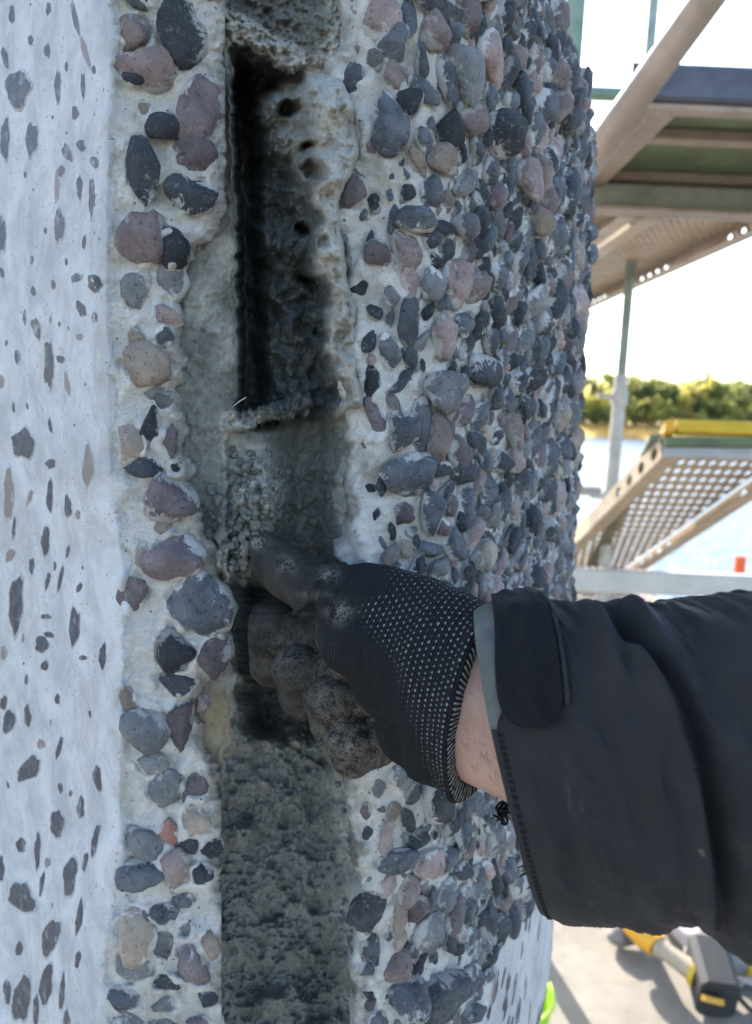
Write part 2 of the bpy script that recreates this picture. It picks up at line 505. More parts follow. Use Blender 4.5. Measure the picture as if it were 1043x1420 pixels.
# cement collars round the strip's stones
BAND = [(188, 45, 46, 45, 'pink'), (245, 45, 62, 72, 'dark'), (208, 95, 90, 50, 'pink'), (188, 110, 28, 26, 'dark'), (281, 158, 52, 88, 'purple'),
        (236, 177, 48, 38, 'dark'), (268, 219, 62, 48, 'purple'), (200, 245, 50, 78, 'dark'), (265, 267, 54, 42, 'dark'), (203, 330, 58, 74, 'pink'),
        (237, 343, 42, 48, 'dark'), (190, 400, 34, 46, 'grey'), (240, 392, 36, 48, 'grey'), (230, 440, 46, 26, 'pink'), (226, 468, 28, 20, 'slate'),
        (208, 508, 80, 58, 'tan'), (228, 558, 26, 26, 'grey'), (212, 596, 28, 56, 'dark'), (186, 612, 40, 56, 'tan'), (203, 645, 50, 32, 'dark'),
        (238, 615, 22, 56, 'purple'), (243, 650, 26, 22, 'dark'), (234, 692, 68, 70, 'purple'), (245, 770, 78, 60, 'purple'), (184, 817, 36, 54, 'purple'),
        (269, 838, 90, 82, 'slate'), (240, 904, 64, 58, 'dark'), (298, 905, 50, 66, 'purple'), (243, 945, 58, 32, 'dark'), (202, 1008, 70, 66, 'grey'),
        (252, 1010, 34, 90, 'purple'), (213, 1058, 52, 40, 'grey'), (230, 1098, 60, 54, 'grey'), (272, 1087, 40, 52, 'purple'), (275, 1132, 52, 46, 'tan'),
        (200, 1165, 68, 44, 'grey'), (236, 1156, 36, 50, 'red'), (293, 1176, 26, 42, 'dark'), (267, 1171, 30, 28, 'dark'), (200, 1210, 64, 46, 'slate'),
        (243, 1205, 48, 70, 'pink'), (281, 1213, 38, 36, 'dark'), (222, 1265, 42, 34, 'slate'), (255, 1245, 28, 36, 'slate'), (186, 1293, 54, 78, 'tan'),
        (227, 1308, 34, 58, 'grey'), (190, 1338, 52, 48, 'grey'), (268, 1340, 56, 68, 'purple'), (227, 1363, 44, 24, 'dark'), (295, 1308, 34, 42, 'tan'),
        (172, 1385, 40, 38, 'slate'), (230, 1390, 42, 30, 'grey'), (288, 1382, 26, 34, 'dark'), (182, 1418, 52, 36, 'grey'), (228, 1424, 42, 34, 'grey'),
        (282, 1430, 50, 50, 'purple'), (200, 1478, 60, 60, 'slate'), (265, 1492, 60, 60, 'pink'), (200, -28, 54, 60, 'slate'), (268, -40, 60, 70, 'pink'),
        (205, -95, 66, 60, 'purple'), (270, -115, 60, 60, 'dark'), (200, 152, 20, 22, 'tan'), (190, 300, 16, 12, 'dark'), (215, 545, 30, 24, 'grey'),
        (190, 470, 24, 30, 'tan'), (226, 733, 26, 22, 'tan'), (200, 768, 24, 30, 'tan'), (284, 975, 22, 26, 'pink'), (175, 965, 24, 40, 'tan'), (258, 1290, 20, 30, 'grey')]
for (sx, sy, sw, sh, _) in BAND:
    wx = slice(max(0, np.searchsorted(px, sx - sw)), np.searchsorted(px, sx + sw)); wy = slice(max(0, np.searchsorted(py, sy - sh)), np.searchsorted(py, sy + sh))
    e = np.hypot((PX[wy, wx] - sx) / (sw / 2), (PY[wy, wx] - sy) / (sh / 2))
    LY[wy, wx] -= 0.0030 * np.exp(-((e - 0.95) / 0.38) ** 2) * (0.45 + 0.75 * vnoise(PX[wy, wx] / 14, PY[wy, wx] / 14, None, 77))
Pv = P(PX, PY, LY).reshape(-1, 3)
lf = grid_faces(len(py), len(px))
sawn_l = ss(9, -9, PX - E_cut(PY) - 7 - 11 * fbm(PX / 22, PY / 30, None, 23, 4))
dirt_l = ss(-34, -4, PX - E_band(PY) + 14 * fbm(PX / 20, PY / 20, None, 25, 4)) * 0.55
obj('face', Pv, lf[:, ::-1].copy(), M_CONC, left, True, attrs={'sawn': sawn_l.ravel(), 'dirt': dirt_l.ravel()})


def left_n(px_, py_):
    e = 6.0
    a = P(np.array(px_ - e), np.array(py_), left_Y(np.array(px_ - e), np.array(py_))); b = P(np.array(px_ + e), np.array(py_), left_Y(np.array(px_ + e), np.array(py_)))
    t = b - a; n = np.cross(t, np.array([0, 0, 1.0])); n /= np.linalg.norm(n)
    return n if n[1] < 0 else -n


for k, (sx, sy, sw, sh, kd) in enumerate(BAND):
    Yc = float(left_Y(np.array(min(sx, E_band(sy) - 14.0)), np.array(float(sy))))
    mm = Yc / FPX
    n = np.array([random.uniform(-0.15, 0.15), -1, random.uniform(-0.2, 0.2)])
    dep = min(sw, sh) * mm * 0.5 * random.uniform(0.75, 1.0)
    c = P(np.array(float(sx)), np.array(float(sy)), Yc - dep * random.uniform(0.05, 0.28))
    put_stone(left, LB, c, frame(n, random.uniform(-0.25, 0.25)), (sw * mm * 0.53, sh * mm * 0.53, dep), kd, k % NVAR)

CUT = [(16, 20, 10, 28, 0), (67, 12, 8, 20, 0), (104, 25, 8, 60, -12), (118, 72, 9, 50, -16), (130, 97, 8, 13, 0), (24, 122, 42, 54, 0), (7, 80, 10, 32, -15), (7, 192, 16, 64, 0),
       (44, 192, 18, 54, 0), (80, 120, 10, 50, 0), (92, 92, 6, 16, 0), (115, 118, 7, 42, 0), (104, 157, 10, 24, 0), (93, 212, 16, 26, -20), (112, 202, 14, 18, -20), (131, 225, 15, 18, -30),
       (79, 257, 8, 52, 0), (110, 260, 10, 36, 0), (127, 272, 9, 62, 0), (85, 237, 10, 20, 0), (82, 312, 16, 56, 0), (63, 320, 6, 10, 0), (2, 325, 14, 62, 0), (44, 360, 6, 14, 0), (92, 363, 5, 12, 0),
       (106, 385, 18, 14, -20), (131, 392, 22, 30, -30), (112, 428, 14, 26, -25), (34, 440, 6, 22, 0), (50, 455, 14, 34, -10), (131, 440, 9, 18, 0), (110, 467, 12, 10, 0), (66, 486, 10, 30, 0),
       (68, 507, 15, 72, 0), (84, 498, 12, 14, -30), (93, 532, 8, 40, -10), (32, 615, 34, 50, 0), (122, 646, 20, 58, 0), (70, 643, 16, 15, 0), (12, 685, 16, 82, 0), (69, 688, 11, 48, 0), (94, 703, 12, 34, 0),
       (108, 714, 9, 14, 0), (19, 733, 6, 36, 5), (41, 690, 7, 26, 20), (63, 750, 14, 46, 0), (94, 765, 6, 20, 10), (44, 785, 9, 24, 0), (14, 770, 13, 22, 20), (84, 802, 6, 46, 10), (66, 805, 8, 26, 12), (76, 785, 5, 14, 0),
       (22, 838, 23, 86, 0), (103, 868, 17, 58, 5), (64, 855, 16, 9, 0), (58, 893, 24, 24, 0), (68, 880, 18, 9, 15), (62, 923, 13, 16, 0), (5, 905, 10, 26, 0), (32, 885, 5, 14, 0), (115, 912, 12, 8, 0), (110, 815, 8, 17, 20),
       (5, 975, 12, 22, 0), (12, 1000, 20, 34, 0), (38, 993, 12, 34, 0), (40, 1067, 26, 48, 45), (57, 1032, 13, 15, 0), (79, 1142, 22, 44, 0), (52, 1180, 9, 60, 0), (112, 1120, 12, 34, 0), (98, 1100, 6, 11, 0), (29, 1172, 14, 26, 0),
       (82, 1037, 8, 36, 15), (66, 1196, 10, 17, 0), (97, 1215, 22, 60, 8), (58, 1225, 7, 40, 10), (30, 1245, 40, 46, -30), (2, 1205, 10, 40, 0), (70, 1300, 24, 60, 12), (64, 1365, 20, 66, 8), (86, 1375, 9, 60, 5), (30, 1385, 28, 72, 8),
       (110, 1272, 11, 54, 10), (118, 1195, 8, 32, 10), (132, 1165, 11, 50, 10), (10, 1375, 12, 42, 0), (50, 1402, 10, 50, 0), (92, 1420, 12, 44, 0), (135, 1080, 12, 46, -5), (142, 910, 12, 40, 0), (108, 1330, 8, 30, 8)]
taken = [(c[0], c[1], max(c[2], c[3] * 0.5)) for c in CUT]
for _ in range(1500):
    sx, sy = random.uniform(-130, 138), random.uniform(-60, 1480)
    h_ = random.choice([5, 7, 9, 12, 16, 22]); h_ = h_ * (2.6 if sx < -5 else 1)
    w_ = h_ * random.uniform(0.3, 0.6)
    if sx > E_cut(sy) - 14: continue
    if all(abs(sx - a) > w_ * 0.5 + r_ * 0.75 + 3 or abs(sy - b) > h_ * 0.5 + r_ + 6 for a, b, r_ in taken):
        CUT.append((sx, sy, w_, h_, random.uniform(-12, 12))); taken.append((sx, sy, max(w_, h_ * 0.5)))
    if len(CUT) > 210: break
for k, (sx, sy, sw, sh, ang) in enumerate(CUT):
    n = 18 if sh > 18 else 10
    rg = np.random.default_rng(k)
    t = np.linspace(0, 2 * np.pi, n, endpoint=False)
    rr = 1 + 0.20 * np.sin(2 * t + rg.uniform(0, 6)) * rg.uniform(0.2, 1) * 0.6 + 0.08 * np.sin(3 * t + rg.uniform(0, 6)) + 0.08 * np.sin(5 * t + rg.uniform(0, 6)) + rg.normal(0, 0.06, n)
    ex, ey = np.cos(t) * rr * sw / 2, np.sin(t) * rr * sh / 2
    ca, sa = math.cos(R(ang)), math.sin(R(ang))
    ox, oy = sx + ex * ca - ey * sa, sy + ex * sa + ey * ca
    ring = lambda f, dd: P(sx + (ox - sx) * f, sy + (oy - sy) * f, left_Y(sx + (ox - sx) * f, sy + (oy - sy) * f) + dd)
    vs = np.concatenate([ring(1.0, 0.004), ring(1.0, -0.00012), ring(0.86, -0.00030), ring(0.62, -0.00033), P(np.array([float(sx)]), np.array([float(sy)]), left_Y(np.array([float(sx)]), np.array([float(sy)])) - 0.00035)])
    fs = []
    for j in range(n):
        q = (j + 1) % n
        fs += [(j, n + j, n + q, q), (n + j, 2 * n + j, 2 * n + q, n + q), (2 * n + j, 3 * n + j, 3 * n + q, 2 * n + q), (3 * n + j, 4 * n, 3 * n + q)]
    obj('cut_pebble', vs, fs, STONE['cut'], left, True, attrs={'rim': np.concatenate([np.ones(2 * n), np.full(n, 0.5), np.zeros(n + 1)])})


def prism(poly, z0, z1):
    n = len(poly)
    v = [(x, y, z0) for x, y in poly] + [(x, y, z1) for x, y in poly]
    f = [(i, (i + 1) % n, n + (i + 1) % n, n + i) for i in range(n)] + [tuple(range(n - 1, -1, -1)), tuple(range(n, 2 * n))]
    return v, f


v_, f_ = prism([(-0.098, 0.41), (-0.075, 0.55), (-0.075, 0.78), (-0.26, 0.78), (-0.345, 0.70), (-0.36, 0.62), (-0.30, 0.56), (-0.135, 0.42)], 0.0, 2.6)
obj('body', v_, f_, M_CONC, left, False)

# ---------------- right panel (plan curve x height)
right = thing('pebbled_panel', 'right exposed aggregate panel packed with grey and pink pebbles curving away', 'concrete panel', (0.08, 0.5, 0))
RB = right.location
plan = np.array([(-0.040, 0.470), (-0.034, 0.400), (-0.0265, 0.371), (-0.014, 0.361), (0.0135, 0.363), (0.046, 0.394), (0.085, 0.454), (0.1205, 0.526), (0.145, 0.592), (0.1575, 0.652), (0.155, 0.705), (0.135, 0.765), (0.09, 0.80)])


def catmull(pts, n):
    pts = np.vstack([2 * pts[0] - pts[1], pts, 2 * pts[-1] - pts[-2]]); out = []
    for i in range(1, len(pts) - 2):
        t = np.linspace(0, 1, n, endpoint=False)[:, None]
        a, b, c, d = pts[i - 1], pts[i], pts[i + 1], pts[i + 2]
        out.append(0.5 * (2 * b + (c - a) * t + (2 * a - 5 * b + 4 * c - d) * t ** 2 + (3 * b - a - 3 * c + d) * t ** 3))
    return np.vstack(out + [pts[-2:-1]])


cv = catmull(plan, 60)
al = np.concatenate([[0], np.cumsum(np.linalg.norm(np.diff(cv, axis=0), axis=1))])
S_ = np.arange(0, al[-1] * 0.93, 0.0011); Z_ = np.arange(CAMZ - 0.46, CAMZ + 0.40, 0.0012)


def rp(s):
    return np.stack([np.interp(s, al, cv[:, 0]), np.interp(s, al, cv[:, 1])], -1)


def rn(s):
    d = rp(np.asarray(s) + 0.001) - rp(np.asarray(s) - 0.001); n = np.stack([d[..., 1], -d[..., 0]], -1)
    return n / np.linalg.norm(n, axis=-1, keepdims=True)


def rsurf(s, z):
    s = np.asarray(s, float); z = np.asarray(z, float)
    p = rp(s)
    # the corner draws in towards the top of the picture
    pull = ss(CAMZ + 0.19, CAMZ + 0.33, z) * ss(0.10, 0.30, s) * 0.075 + 0.03 * (z - CAMZ) * ss(0.08, 0.28, s)
    return np.stack([p[..., 0] - pull, p[..., 1], z], -1)


SS, ZZ = np.meshgrid(S_, Z_)
B0 = rsurf(SS, ZZ); N0 = rn(SS); N3 = np.concatenate([N0, np.zeros_like(N0[..., :1])], -1)
QX, QY = proj(B0)
S_lip = float(np.interp(-0.014, cv[:200, 0], al[:200]))     # arc length at the joint's arris


def sawn_mask(qx, qy, s):
    return ss(-8, 8, qx - (752 - (qy - 1196) * 0.50)) * ss(1130, 1160, qy)


SAW = sawn_mask(QX, QY, SS)
lipm = 1 - ss(S_lip + 0.008, S_lip + 0.040, SS)
H = 0.0008 * fbm(SS / 0.010, ZZ / 0.010, None, 41, 5, 0.55) + lipm * (0.0030 * fbm(SS / 0.022, ZZ / 0.022, None, 43, 4) + 0.0022 * np.abs(fbm(SS / 0.012, ZZ / 0.015, None, 47, 4)))
H = H * (1 - SAW) + SAW * (0.0042 + 0.0002 * fbm(SS / 0.02, ZZ / 0.05, None, 45, 3))

# ---- stones of the right panel
gs, gz, gh = [], [], []
def inv(px_, py_):
    """photo pixel -> (s, z) on the panel"""
    d = (QX - px_) ** 2 + (QY - py_) ** 2
    d = np.where((SS < S_lip - 0.02) | (SS > al[-1] * 0.72), 1e9, d)
    i = np.unravel_index(np.argmin(d), d.shape); return SS[i], ZZ[i]


SPEC = [(530, 28, 60, 62, 'pink', 0), (565, 32, 26, 64, 'slate', 0), (602, 12, 58, 32, 'slate', 0), (596, 47, 34, 54, 'pink', 0), (545, 64, 42, 44, 'slate', 20), (547, 104, 32, 46, 'pink', 10),
        (541, 172, 54, 84, 'slate', 12), (566, 148, 34, 44, 'dark', 0), (590, 130, 50, 32, 'slate', -20), (617, 110, 26, 60, 'slate', 10), (638, 100, 38, 62, 'grey', 0), (492, 262, 46, 58, 'purple', 0), (515, 205, 30, 20, 'purple', -20),
        (536, 225, 18, 12, 'dark', 20), (540, 248, 24, 10, 'dark', 0), (565, 268, 22, 28, 'dark', 0), (576, 304, 48, 40, 'slate', 0), (560, 352, 32, 58, 'pink', 10), (524, 352, 30, 38, 'purple', 0), (512, 331, 10, 24, 'dark', -15),
        (594, 336, 20, 26, 'dark', 0), (612, 322, 24, 26, 'dark', 0), (628, 394, 30, 62, 'pink', 0), (565, 446, 30, 70, 'slate', 8), (604, 465, 30, 54, 'pink', 5), (655, 400, 26, 44, 'pink', 0), (543, 440, 12, 28, 'slate', 0),
        (514, 531, 28, 50, 'dark', 5), (553, 532, 18, 60, 'slate', -40), (604, 536, 42, 60, 'grey', 0), (660, 517, 36, 54, 'dark', 5), (556, 592, 36, 54, 'slate', -5), (580, 592, 20, 76, 'slate', 0), (597, 612, 26, 60, 'pink', 0),
        (560, 654, 58, 58, 'slate', 20), (601, 650, 26, 26, 'dark', 0), (558, 708, 28, 32, 'purple', 0), (544, 736, 13, 26, 'dark', 10), (509, 684, 14, 36, 'dark', -35), (627, 625, 24, 60, 'purple', 5), (602, 785, 32, 30, 'grey', 0),
        (634, 652, 30, 40, 'slate', 0), (535, 713, 10, 20, 'dark', 20), (520, 745, 16, 8, 'dark', 0), (560, 758, 18, 26, 'tan', 20), (590, 757, 30, 24, 'slate', 0), (640, 690, 18, 60, 'slate', -25), (690, 640, 26, 30, 'dark', 0),
        (505, 770, 14, 14, 'dark', 0), (545, 1185, 44, 36, 'slate', 0), (570, 1160, 26, 28, 'slate', 0), (510, 1255, 50, 60, 'dark', 0), (535, 1160, 20, 60, 'pink', 0), (612, 1190, 34, 36, 'slate', 0), (590, 1192, 30, 50, 'pink', -20),
        (605, 1370, 44, 74, 'slate', -10), (560, 1375, 32, 60, 'slate', 20), (640, 1360, 36, 44, 'slate', 20)]
stones = []          # c, F, scale, kind, var, size_px
placed = []          # s, z, r  for packing


KINDS_P = (['slate'] * 36 + ['dark'] * 25 + ['grey'] * 15 + ['pink'] * 13 + ['purple'] * 8 + ['tan'] * 3)


def add_stone(s, z, rw, rh, kind, ang, flat=1.0):
    n2 = rn(s); n = np.array([n2[0], n2[1], 0]) + RNG.normal(0, 0.16, 3)
    c = rsurf(s, z)
    dep = min(rw, rh) * RNG.uniform(0.75, 1.05) * flat
    c = c + np.array([n2[0], n2[1], 0]) * dep * RNG.uniform(0.25, 0.65)
    stones.append((c, frame(n, ang), (rw, rh, dep), kind, int(RNG.integers(NVAR))))
    placed.append((s, z, math.sqrt(rw * rh)))
    gs.append(s); gz.append(z); gh.append((rw, rh))


for (sx, sy, sw, sh, kd, ang) in SPEC:
    s, z = inv(sx, sy); c = rsurf(s, z); mm = (c - CAM) @ _fw / FPX
    n2 = rn(s); cosv = max(0.35, -(n2 @ (c[:2] / np.linalg.norm(c[:2]))))
    add_stone(s, z, sw * mm * 0.52 / cosv, sh * mm * 0.52, kd, R(ang), 0.75 if sx < 545 else 1.0)

# dart throwing, big first, on a coarse hash
cell = 0.012; hashg = {}
def hkey(s, z): return (int(s / cell), int(z / cell))
for t_ in placed: hashg.setdefault(hkey(t_[0], t_[1]), []).append(t_)
smax = al[-1] * 0.86
for (rad, tries, ov) in ((0.0084, 220, 0.95), (0.0066, 2400, 0.87), (0.0051, 9500, 0.85), (0.0038, 18000, 0.85), (0.0027, 20000, 0.88), (0.0018, 11000, 0.95)):
    for _ in range(tries):
        s = RNG.uniform(S_lip - 0.004, smax); z = RNG.uniform(Z_[0] + 0.01, Z_[-1] - 0.01)
        r = rad * RNG.uniform(0.85, 1.18)
        a = s - S_lip
        dens = ss(0.010, 0.036, a)
        if RNG.uniform() > dens + (0.12 if rad < 0.004 else 0.04): continue
        b = rsurf(s, z); qx, qy = proj(b)
        if sawn_mask(qx, qy, s) > 0.3: continue
        if qx < E_right(qy) + 14: continue
        # stones lie thinner on the ground in the lower half near the joint
        hk = hkey(s, z); ok = True
        for i in (-2, -1, 0, 1, 2):
            for j in (-2, -1, 0, 1, 2):
                for (s2, z2, r2) in hashg.get((hk[0] + i, hk[1] + j), ()):
                    if (s2 - s) ** 2 + ((z2 - z) * 0.86) ** 2 < ((r + r2) * ov) ** 2: ok = False; break
                if not ok: break
            if not ok: break
        if not ok: continue
        el = RNG.uniform(1.0, 1.9)
        n0 = len(placed)
        add_stone(s, z, r / math.sqrt(el) * 1.08, r * math.sqrt(el) * 1.12, KINDS_P[int(RNG.integers(len(KINDS_P)))], RNG.normal(0, 0.5))
        hashg.setdefault(hk, []).append((s, z, r))

# cement collars: mortar climbs a little round every stone
for s, z, (rw, rh) in zip(gs, gz, gh):
    i0, i1 = np.searchsorted(S_, s - 1.7 * rw), np.searchsorted(S_, s + 1.7 * rw); j0, j1 = np.searchsorted(Z_, z - 1.7 * rh), np.searchsorted(Z_, z + 1.7 * rh)
    if i1 <= i0 or j1 <= j0: continue
    e = np.hypot((SS[j0:j1, i0:i1] - s) / rw, (ZZ[j0:j1, i0:i1] - z) / rh)
    H[j0:j1, i0:i1] += 0.13 * min(rw, rh) * np.exp(-((e - 0.8) / 0.45) ** 2) * (0.55 + 0.8 * vnoise(SS[j0:j1, i0:i1] / 0.004, ZZ[j0:j1, i0:i1] / 0.004, None, 88))
_ed = QX - E_right(QY)
H = np.minimum(H, 0.0065) + 0.0055 * np.exp(-((_ed - 26 + 10 * vnoise(QY / 45, QY * 0, None, 59)) / 15) ** 2) * (0.5 + 0.6 * ss(-0.3, 0.5, fbm(QX / 40, QY / 34, None, 55, 4))) * (QX < 620) * (1 - 0.7 * ss(960, 1040, QY)) + (1 - SAW) * 0.0006 * fbm(SS / 0.0042, ZZ / 0.0042, None, 49, 3, 0.6)
carve = ss(0, 30, E_right(QY) + 9 * fbm(QY / 24, QX / 40, None, 51, 4) - QX)
RV = B0 + N3 * H[..., None] + np.array([0.0, 0.06, 0]) * carve[..., None]
rf = grid_faces(len(Z_), len(S_))
edist = QX - E_right(QY)
DIRT = ss(42, -6, edist + 34 * fbm(QX / 40, QY / 40, None, 53, 4)) * (0.35 + 0.5 * ss(-0.3, 0.4, fbm(QX / 18, QY / 18, None, 57, 4))) * (1 - 0.6 * ss(360, 440, QY) * ss(660, 560, QY)) * 0.85 * (1 + 0.5 * ss(980, 1060, QY))
sm = SAW.ravel()[rf].mean(1) > 0.5
obj('face', RV.reshape(-1, 3), rf, M_CONC, right, True, attrs={'sawn': SAW.ravel(), 'dirt': np.clip(DIRT, 0, 1).ravel()})

# the 300 largest in the picture are parts, the rest one part
def px_size(st):
    c = st[0]; qx, qy = proj(c); f = (c - CAM) @ _fw
    n = st[1][:, 2]; view = (CAM - c) / np.linalg.norm(CAM - c)
    vis = (-30 < qx < 850) and (-20 < qy < 1440) and not (qx > 690 and 850 < qy < 1240) and not (430 < qx < 690 and 830 < qy < 1070)
    return (st[2][0] * st[2][1] * max(0.05, n @ view)) / f ** 2 * (1 if vis else 0.001)


stones.sort(key=px_size, reverse=True)
for st in stones[:299]: put_stone(right, RB, st[0], st[1], st[2], st[3], st[4])
stones_stuff('small_pebbles', stones[299:], right)

# flush stones in the sawn corner low on the right panel
for k in range(240):
    rg = np.random.default_rng(900 + k)
    qx, qy = rg.uniform(610, 775), rg.uniform(1190, 1470)
    s, z = inv(qx, qy)
    if sawn_mask(qx, qy, s) < 0.95 or k > 110: continue
    sw, sh = rg.uniform(0.0016, 0.005), rg.uniform(0.003, 0.010)
    n = 14; t = np.linspace(0, 2 * np.pi, n, endpoint=False)
    rr = 1 + 0.22 * np.sin(2 * t + rg.uniform(0, 6)) + 0.12 * np.sin(3 * t + rg.uniform(0, 6)) + rg.normal(0, 0.07, n)
    def ring(f, dd):
        s_ = s + np.cos(t) * rr * sw * f; z_ = z + np.sin(t) * rr * sh * f + (np.cos(t) * rr * sw) * 0.8
        nn = rn(s_); return rsurf(s_, z_) + np.concatenate([nn, np.zeros((n, 1))], 1) * dd
    vs = np.concatenate([ring(1, 0.001), ring(1, 0.00465), ring(0.84, 0.0049), ring(0.001, 0.0049)[:1]])
    fs = []
    for j in range(n):
        q = (j + 1) % n
        fs += [(j, q, n + q, n + j), (n + j, n + q, 2 * n + q, 2 * n + j), (2 * n + j, 2 * n + q, 3 * n)]
    obj('cut_pebble', vs, fs, STONE['cut'], right, True, attrs={'rim': np.concatenate([np.ones(2 * n), np.full(n, 0.4), np.zeros(1)])})

v_, f_ = prism([(-0.015, 0.50), (0.004, 0.43), (0.03, 0.405), (0.062, 0.45), (0.095, 0.53), (0.115, 0.62), (0.118, 0.70), (0.09, 0.78), (-0.07, 0.78), (-0.07, 0.56)], 0.0, 2.6)
obj('body', v_, f_, M_CONC, right, False)

# ---------------- mortar in the joint
mortar = thing('joint_mortar', 'wet grey mortar being packed into the open vertical joint between the two panels', 'mortar', (-0.06, 0.42, 0.6))
MBASE = mortar.location
px = np.arange(232, 512, 1.7); py = np.arange(-120, 1540, 1.9)
PX, PY = np.meshgrid(px, py)
wy = PY + 12 * fbm(PX / 40, PY / 40, None, 61, 3)
wx = PX + 6 * fbm(PX / 30, PY / 30, None, 63, 3)
L = E_slot(PY) + (3.0 + 5 * ss(960, 1040, PY)) * fbm(PY / 20, PX * 0, None, 65, 5, 0.6); Rr = E_right(PY)
u = (PX - L) / (Rr - L)
grit = fbm(PX / 9, PY / 9, None, 67, 4, 0.6); lump = fbm(PX / 34, PY / 34, None, 69, 4); wl = worley(PX / 24, PY / 24, 71); wl2 = worley(PX / 9.5, PY / 9.5, 73)
# hollow: straight left cheek, hacked right cheek
upz = ss(330, 230, wy); ur = u + 0.10 * lump
hollow = 0.095 * ss(0.0, 0.10, u) - 0.042 * ss(0.16, 0.34, u) * (0.55 + 0.45 * ss(80, 200, wy)) - 0.055 * (upz * ss(0.50, 0.98, ur) + (1 - upz) * ss(0.74, 1.02, ur))
hollow = hollow + 0.012 * ss(0.1, 0.2, u) * lump - 0.014 * np.maximum(0, 0.75 - worley(wx / 52, wy / 60, 79)) * ss(0.08, 0.2, u) + 0.0022 * fbm(PX / 14, PY / 14, None, 83, 4) * ss(0.12, 0.3, u)
# scoops of old concrete high on the right cheek
for (gx, gy, rx, ry, a) in ((372, 150, 30, 34, 0.030), (430, 155, 46, 50, 0.030), (440, 250, 40, 60, 0.020), (395, 215, 24, 40, 0.016), (425, 345, 34, 40, 0.022), (455, 430, 26, 60, 0.014)):
    hollow = hollow - a * np.exp(-(((wx - gx) / rx) ** 2 + ((wy - gy) / ry) ** 2) ** 1.4)
for (gx, gy, rx) in ((402, 157, 12), (436, 242, 15), (438, 400, 14), (446, 460, 12), (420, 315, 9), (432, 205, 8)):     # deep pits
    hollow = hollow + 0.022 * np.exp(-(((wx - gx) / rx) ** 2 + ((wy - gy) / (rx * 0.85)) ** 2) ** 2)
top = 0.034 - 0.02 * u + 0.006 * lump + 0.0035 * grit * 0.6
mid = 0.020 + 0.034 * ss(0.25, 0.62, u) - 0.030 * ss(0.66, 1.0, u) + 0.0030 * lump * ss(0.3, 0.6, u) + 0.0016 * grit * ss(0.45, 0.7, u)
cave = 0.012 + 0.062 * ss(0.03, 0.28, u) - 0.056 * ss(0.74, 1.0, u) + 0.008 * lump + 0.002 * grit
patch = ss(-0.25, 0.35, fbm(PX / 55, PY / 70, None, 89, 4))
low = 0.004 * (1 - np.abs(fbm(PX / 46, PY / 40, None, 93, 4))) + 0.014 * np.exp(-(((wx - 452) / 26) ** 2 + ((wy - 1320) / 70) ** 2)) + 0.010 * np.exp(-(((wx - 402) / 16) ** 2 + ((wy - 1140) / 22) ** 2)) + 0.012 + 0.012 * ss(0.0, 0.25, u) + 0.010 * ss(0.3, 0.75, u) - 0.022 * ss(0.70, 1.0, u) + 0.0060 * lump + 0.0034 * fbm(PX / 24, PY / 30, None, 95, 3) + 0.0021 * fbm(PX / 6.5, PY / 6.5, None, 97, 3, 0.6) * (0.45 + 0.55 * patch) + 0.003 * fbm(PX / 70, PY / 90, None, 85, 3)
wt = 1 - ss(62, 100, wy - 22 * np.clip(u, 0, 1)); wm = ss(560, 596, wy); wc = ss(778, 812, wy); wl_ = ss(985, 1035, wy + 40 * (1 - np.clip(u, 0, 1)) * 0 )
d = hollow * (1 - wt) + top * wt
d = d * (1 - wm) + mid * wm; d = d * (1 - wc) + cave * wc; d = d * (1 - wl_) + low * wl_
# strip of trowelled mortar left of the slot
strip = 0.010 + 0.004 * ss(-70, 0, PX - L) + 0.0011 * lump + 0.0009 * grit * (0.6 + 0.8 * ss(-0.2, 0.5, vnoise(PX / 30, PY / 46, None, 75)))
strip = strip - 0.0018 * np.exp(-((PX - L + 5) / 5.0) ** 2)
sw_ = 1 - ss(-1.5, 3, PX - L)
blendfill = np.maximum(wm * (1 - wc), wl_)                     # where the fill runs over the arris without a step
d = d * (1 - sw_) + strip * sw_
# the heap in front of the thumb
hx, hy = wx, wy
wx = wx + 13 * fbm(PX / 26, PY / 26, None, 103, 3); wy = wy + 16 * fbm(PX / 28, PY / 28, None, 105, 3)
heap = np.exp(-(np.maximum(0, np.abs((wx - 357 + (wy - 700) * 0.18) / 32)) ** 2.6 + (np.abs(wy - 712) / 50) ** 2.6))
heap2 = np.exp(-((np.abs(wx - 335) / 24) ** 2.4 + (np.abs(wy - 768) / 34) ** 2.4))
heap3 = 0.55 * np.exp(-((np.abs(wx - 398) / 30) ** 2.4 + (np.abs(wy - 690) / 40) ** 2.4))
hp = np.clip(heap + heap2 + heap3, 0, 1); wx, wy = hx, hy
d = d - hp * (0.024 + 0.009 * (0.7 - wl2) + 0.006 * (0.6 - wl) + 0.004 * grit)
# light ledge pieces of set mortar
for (x0, y0, x1, y1, rr_, a) in ((322, 588, 418, 562, 17, 0.034), (320, 34, 402, 78, 22, 0.026)):
    dx, dy = x1 - x0, y1 - y0; tt = np.clip(((PX - x0) * dx + (PY - y0) * dy) / (dx * dx + dy * dy), 0, 1)
    dist = np.hypot(PX - x0 - tt * dx, PY - y0 - tt * dy) + 5 * lump + 3.0 * grit + 4 * (wl - 0.4)
    g = np.clip(1 - (dist / rr_) ** 2, 0, 1) ** 0.5
    target = 0.016 + 0.012 * tt + 0.0035 * grit + 0.004 * wl2 - 0.010 * g
    d = np.where(g > 0, d * (1 - ss(0, 0.35, g)) + np.minimum(d, target) * ss(0, 0.35, g), d)
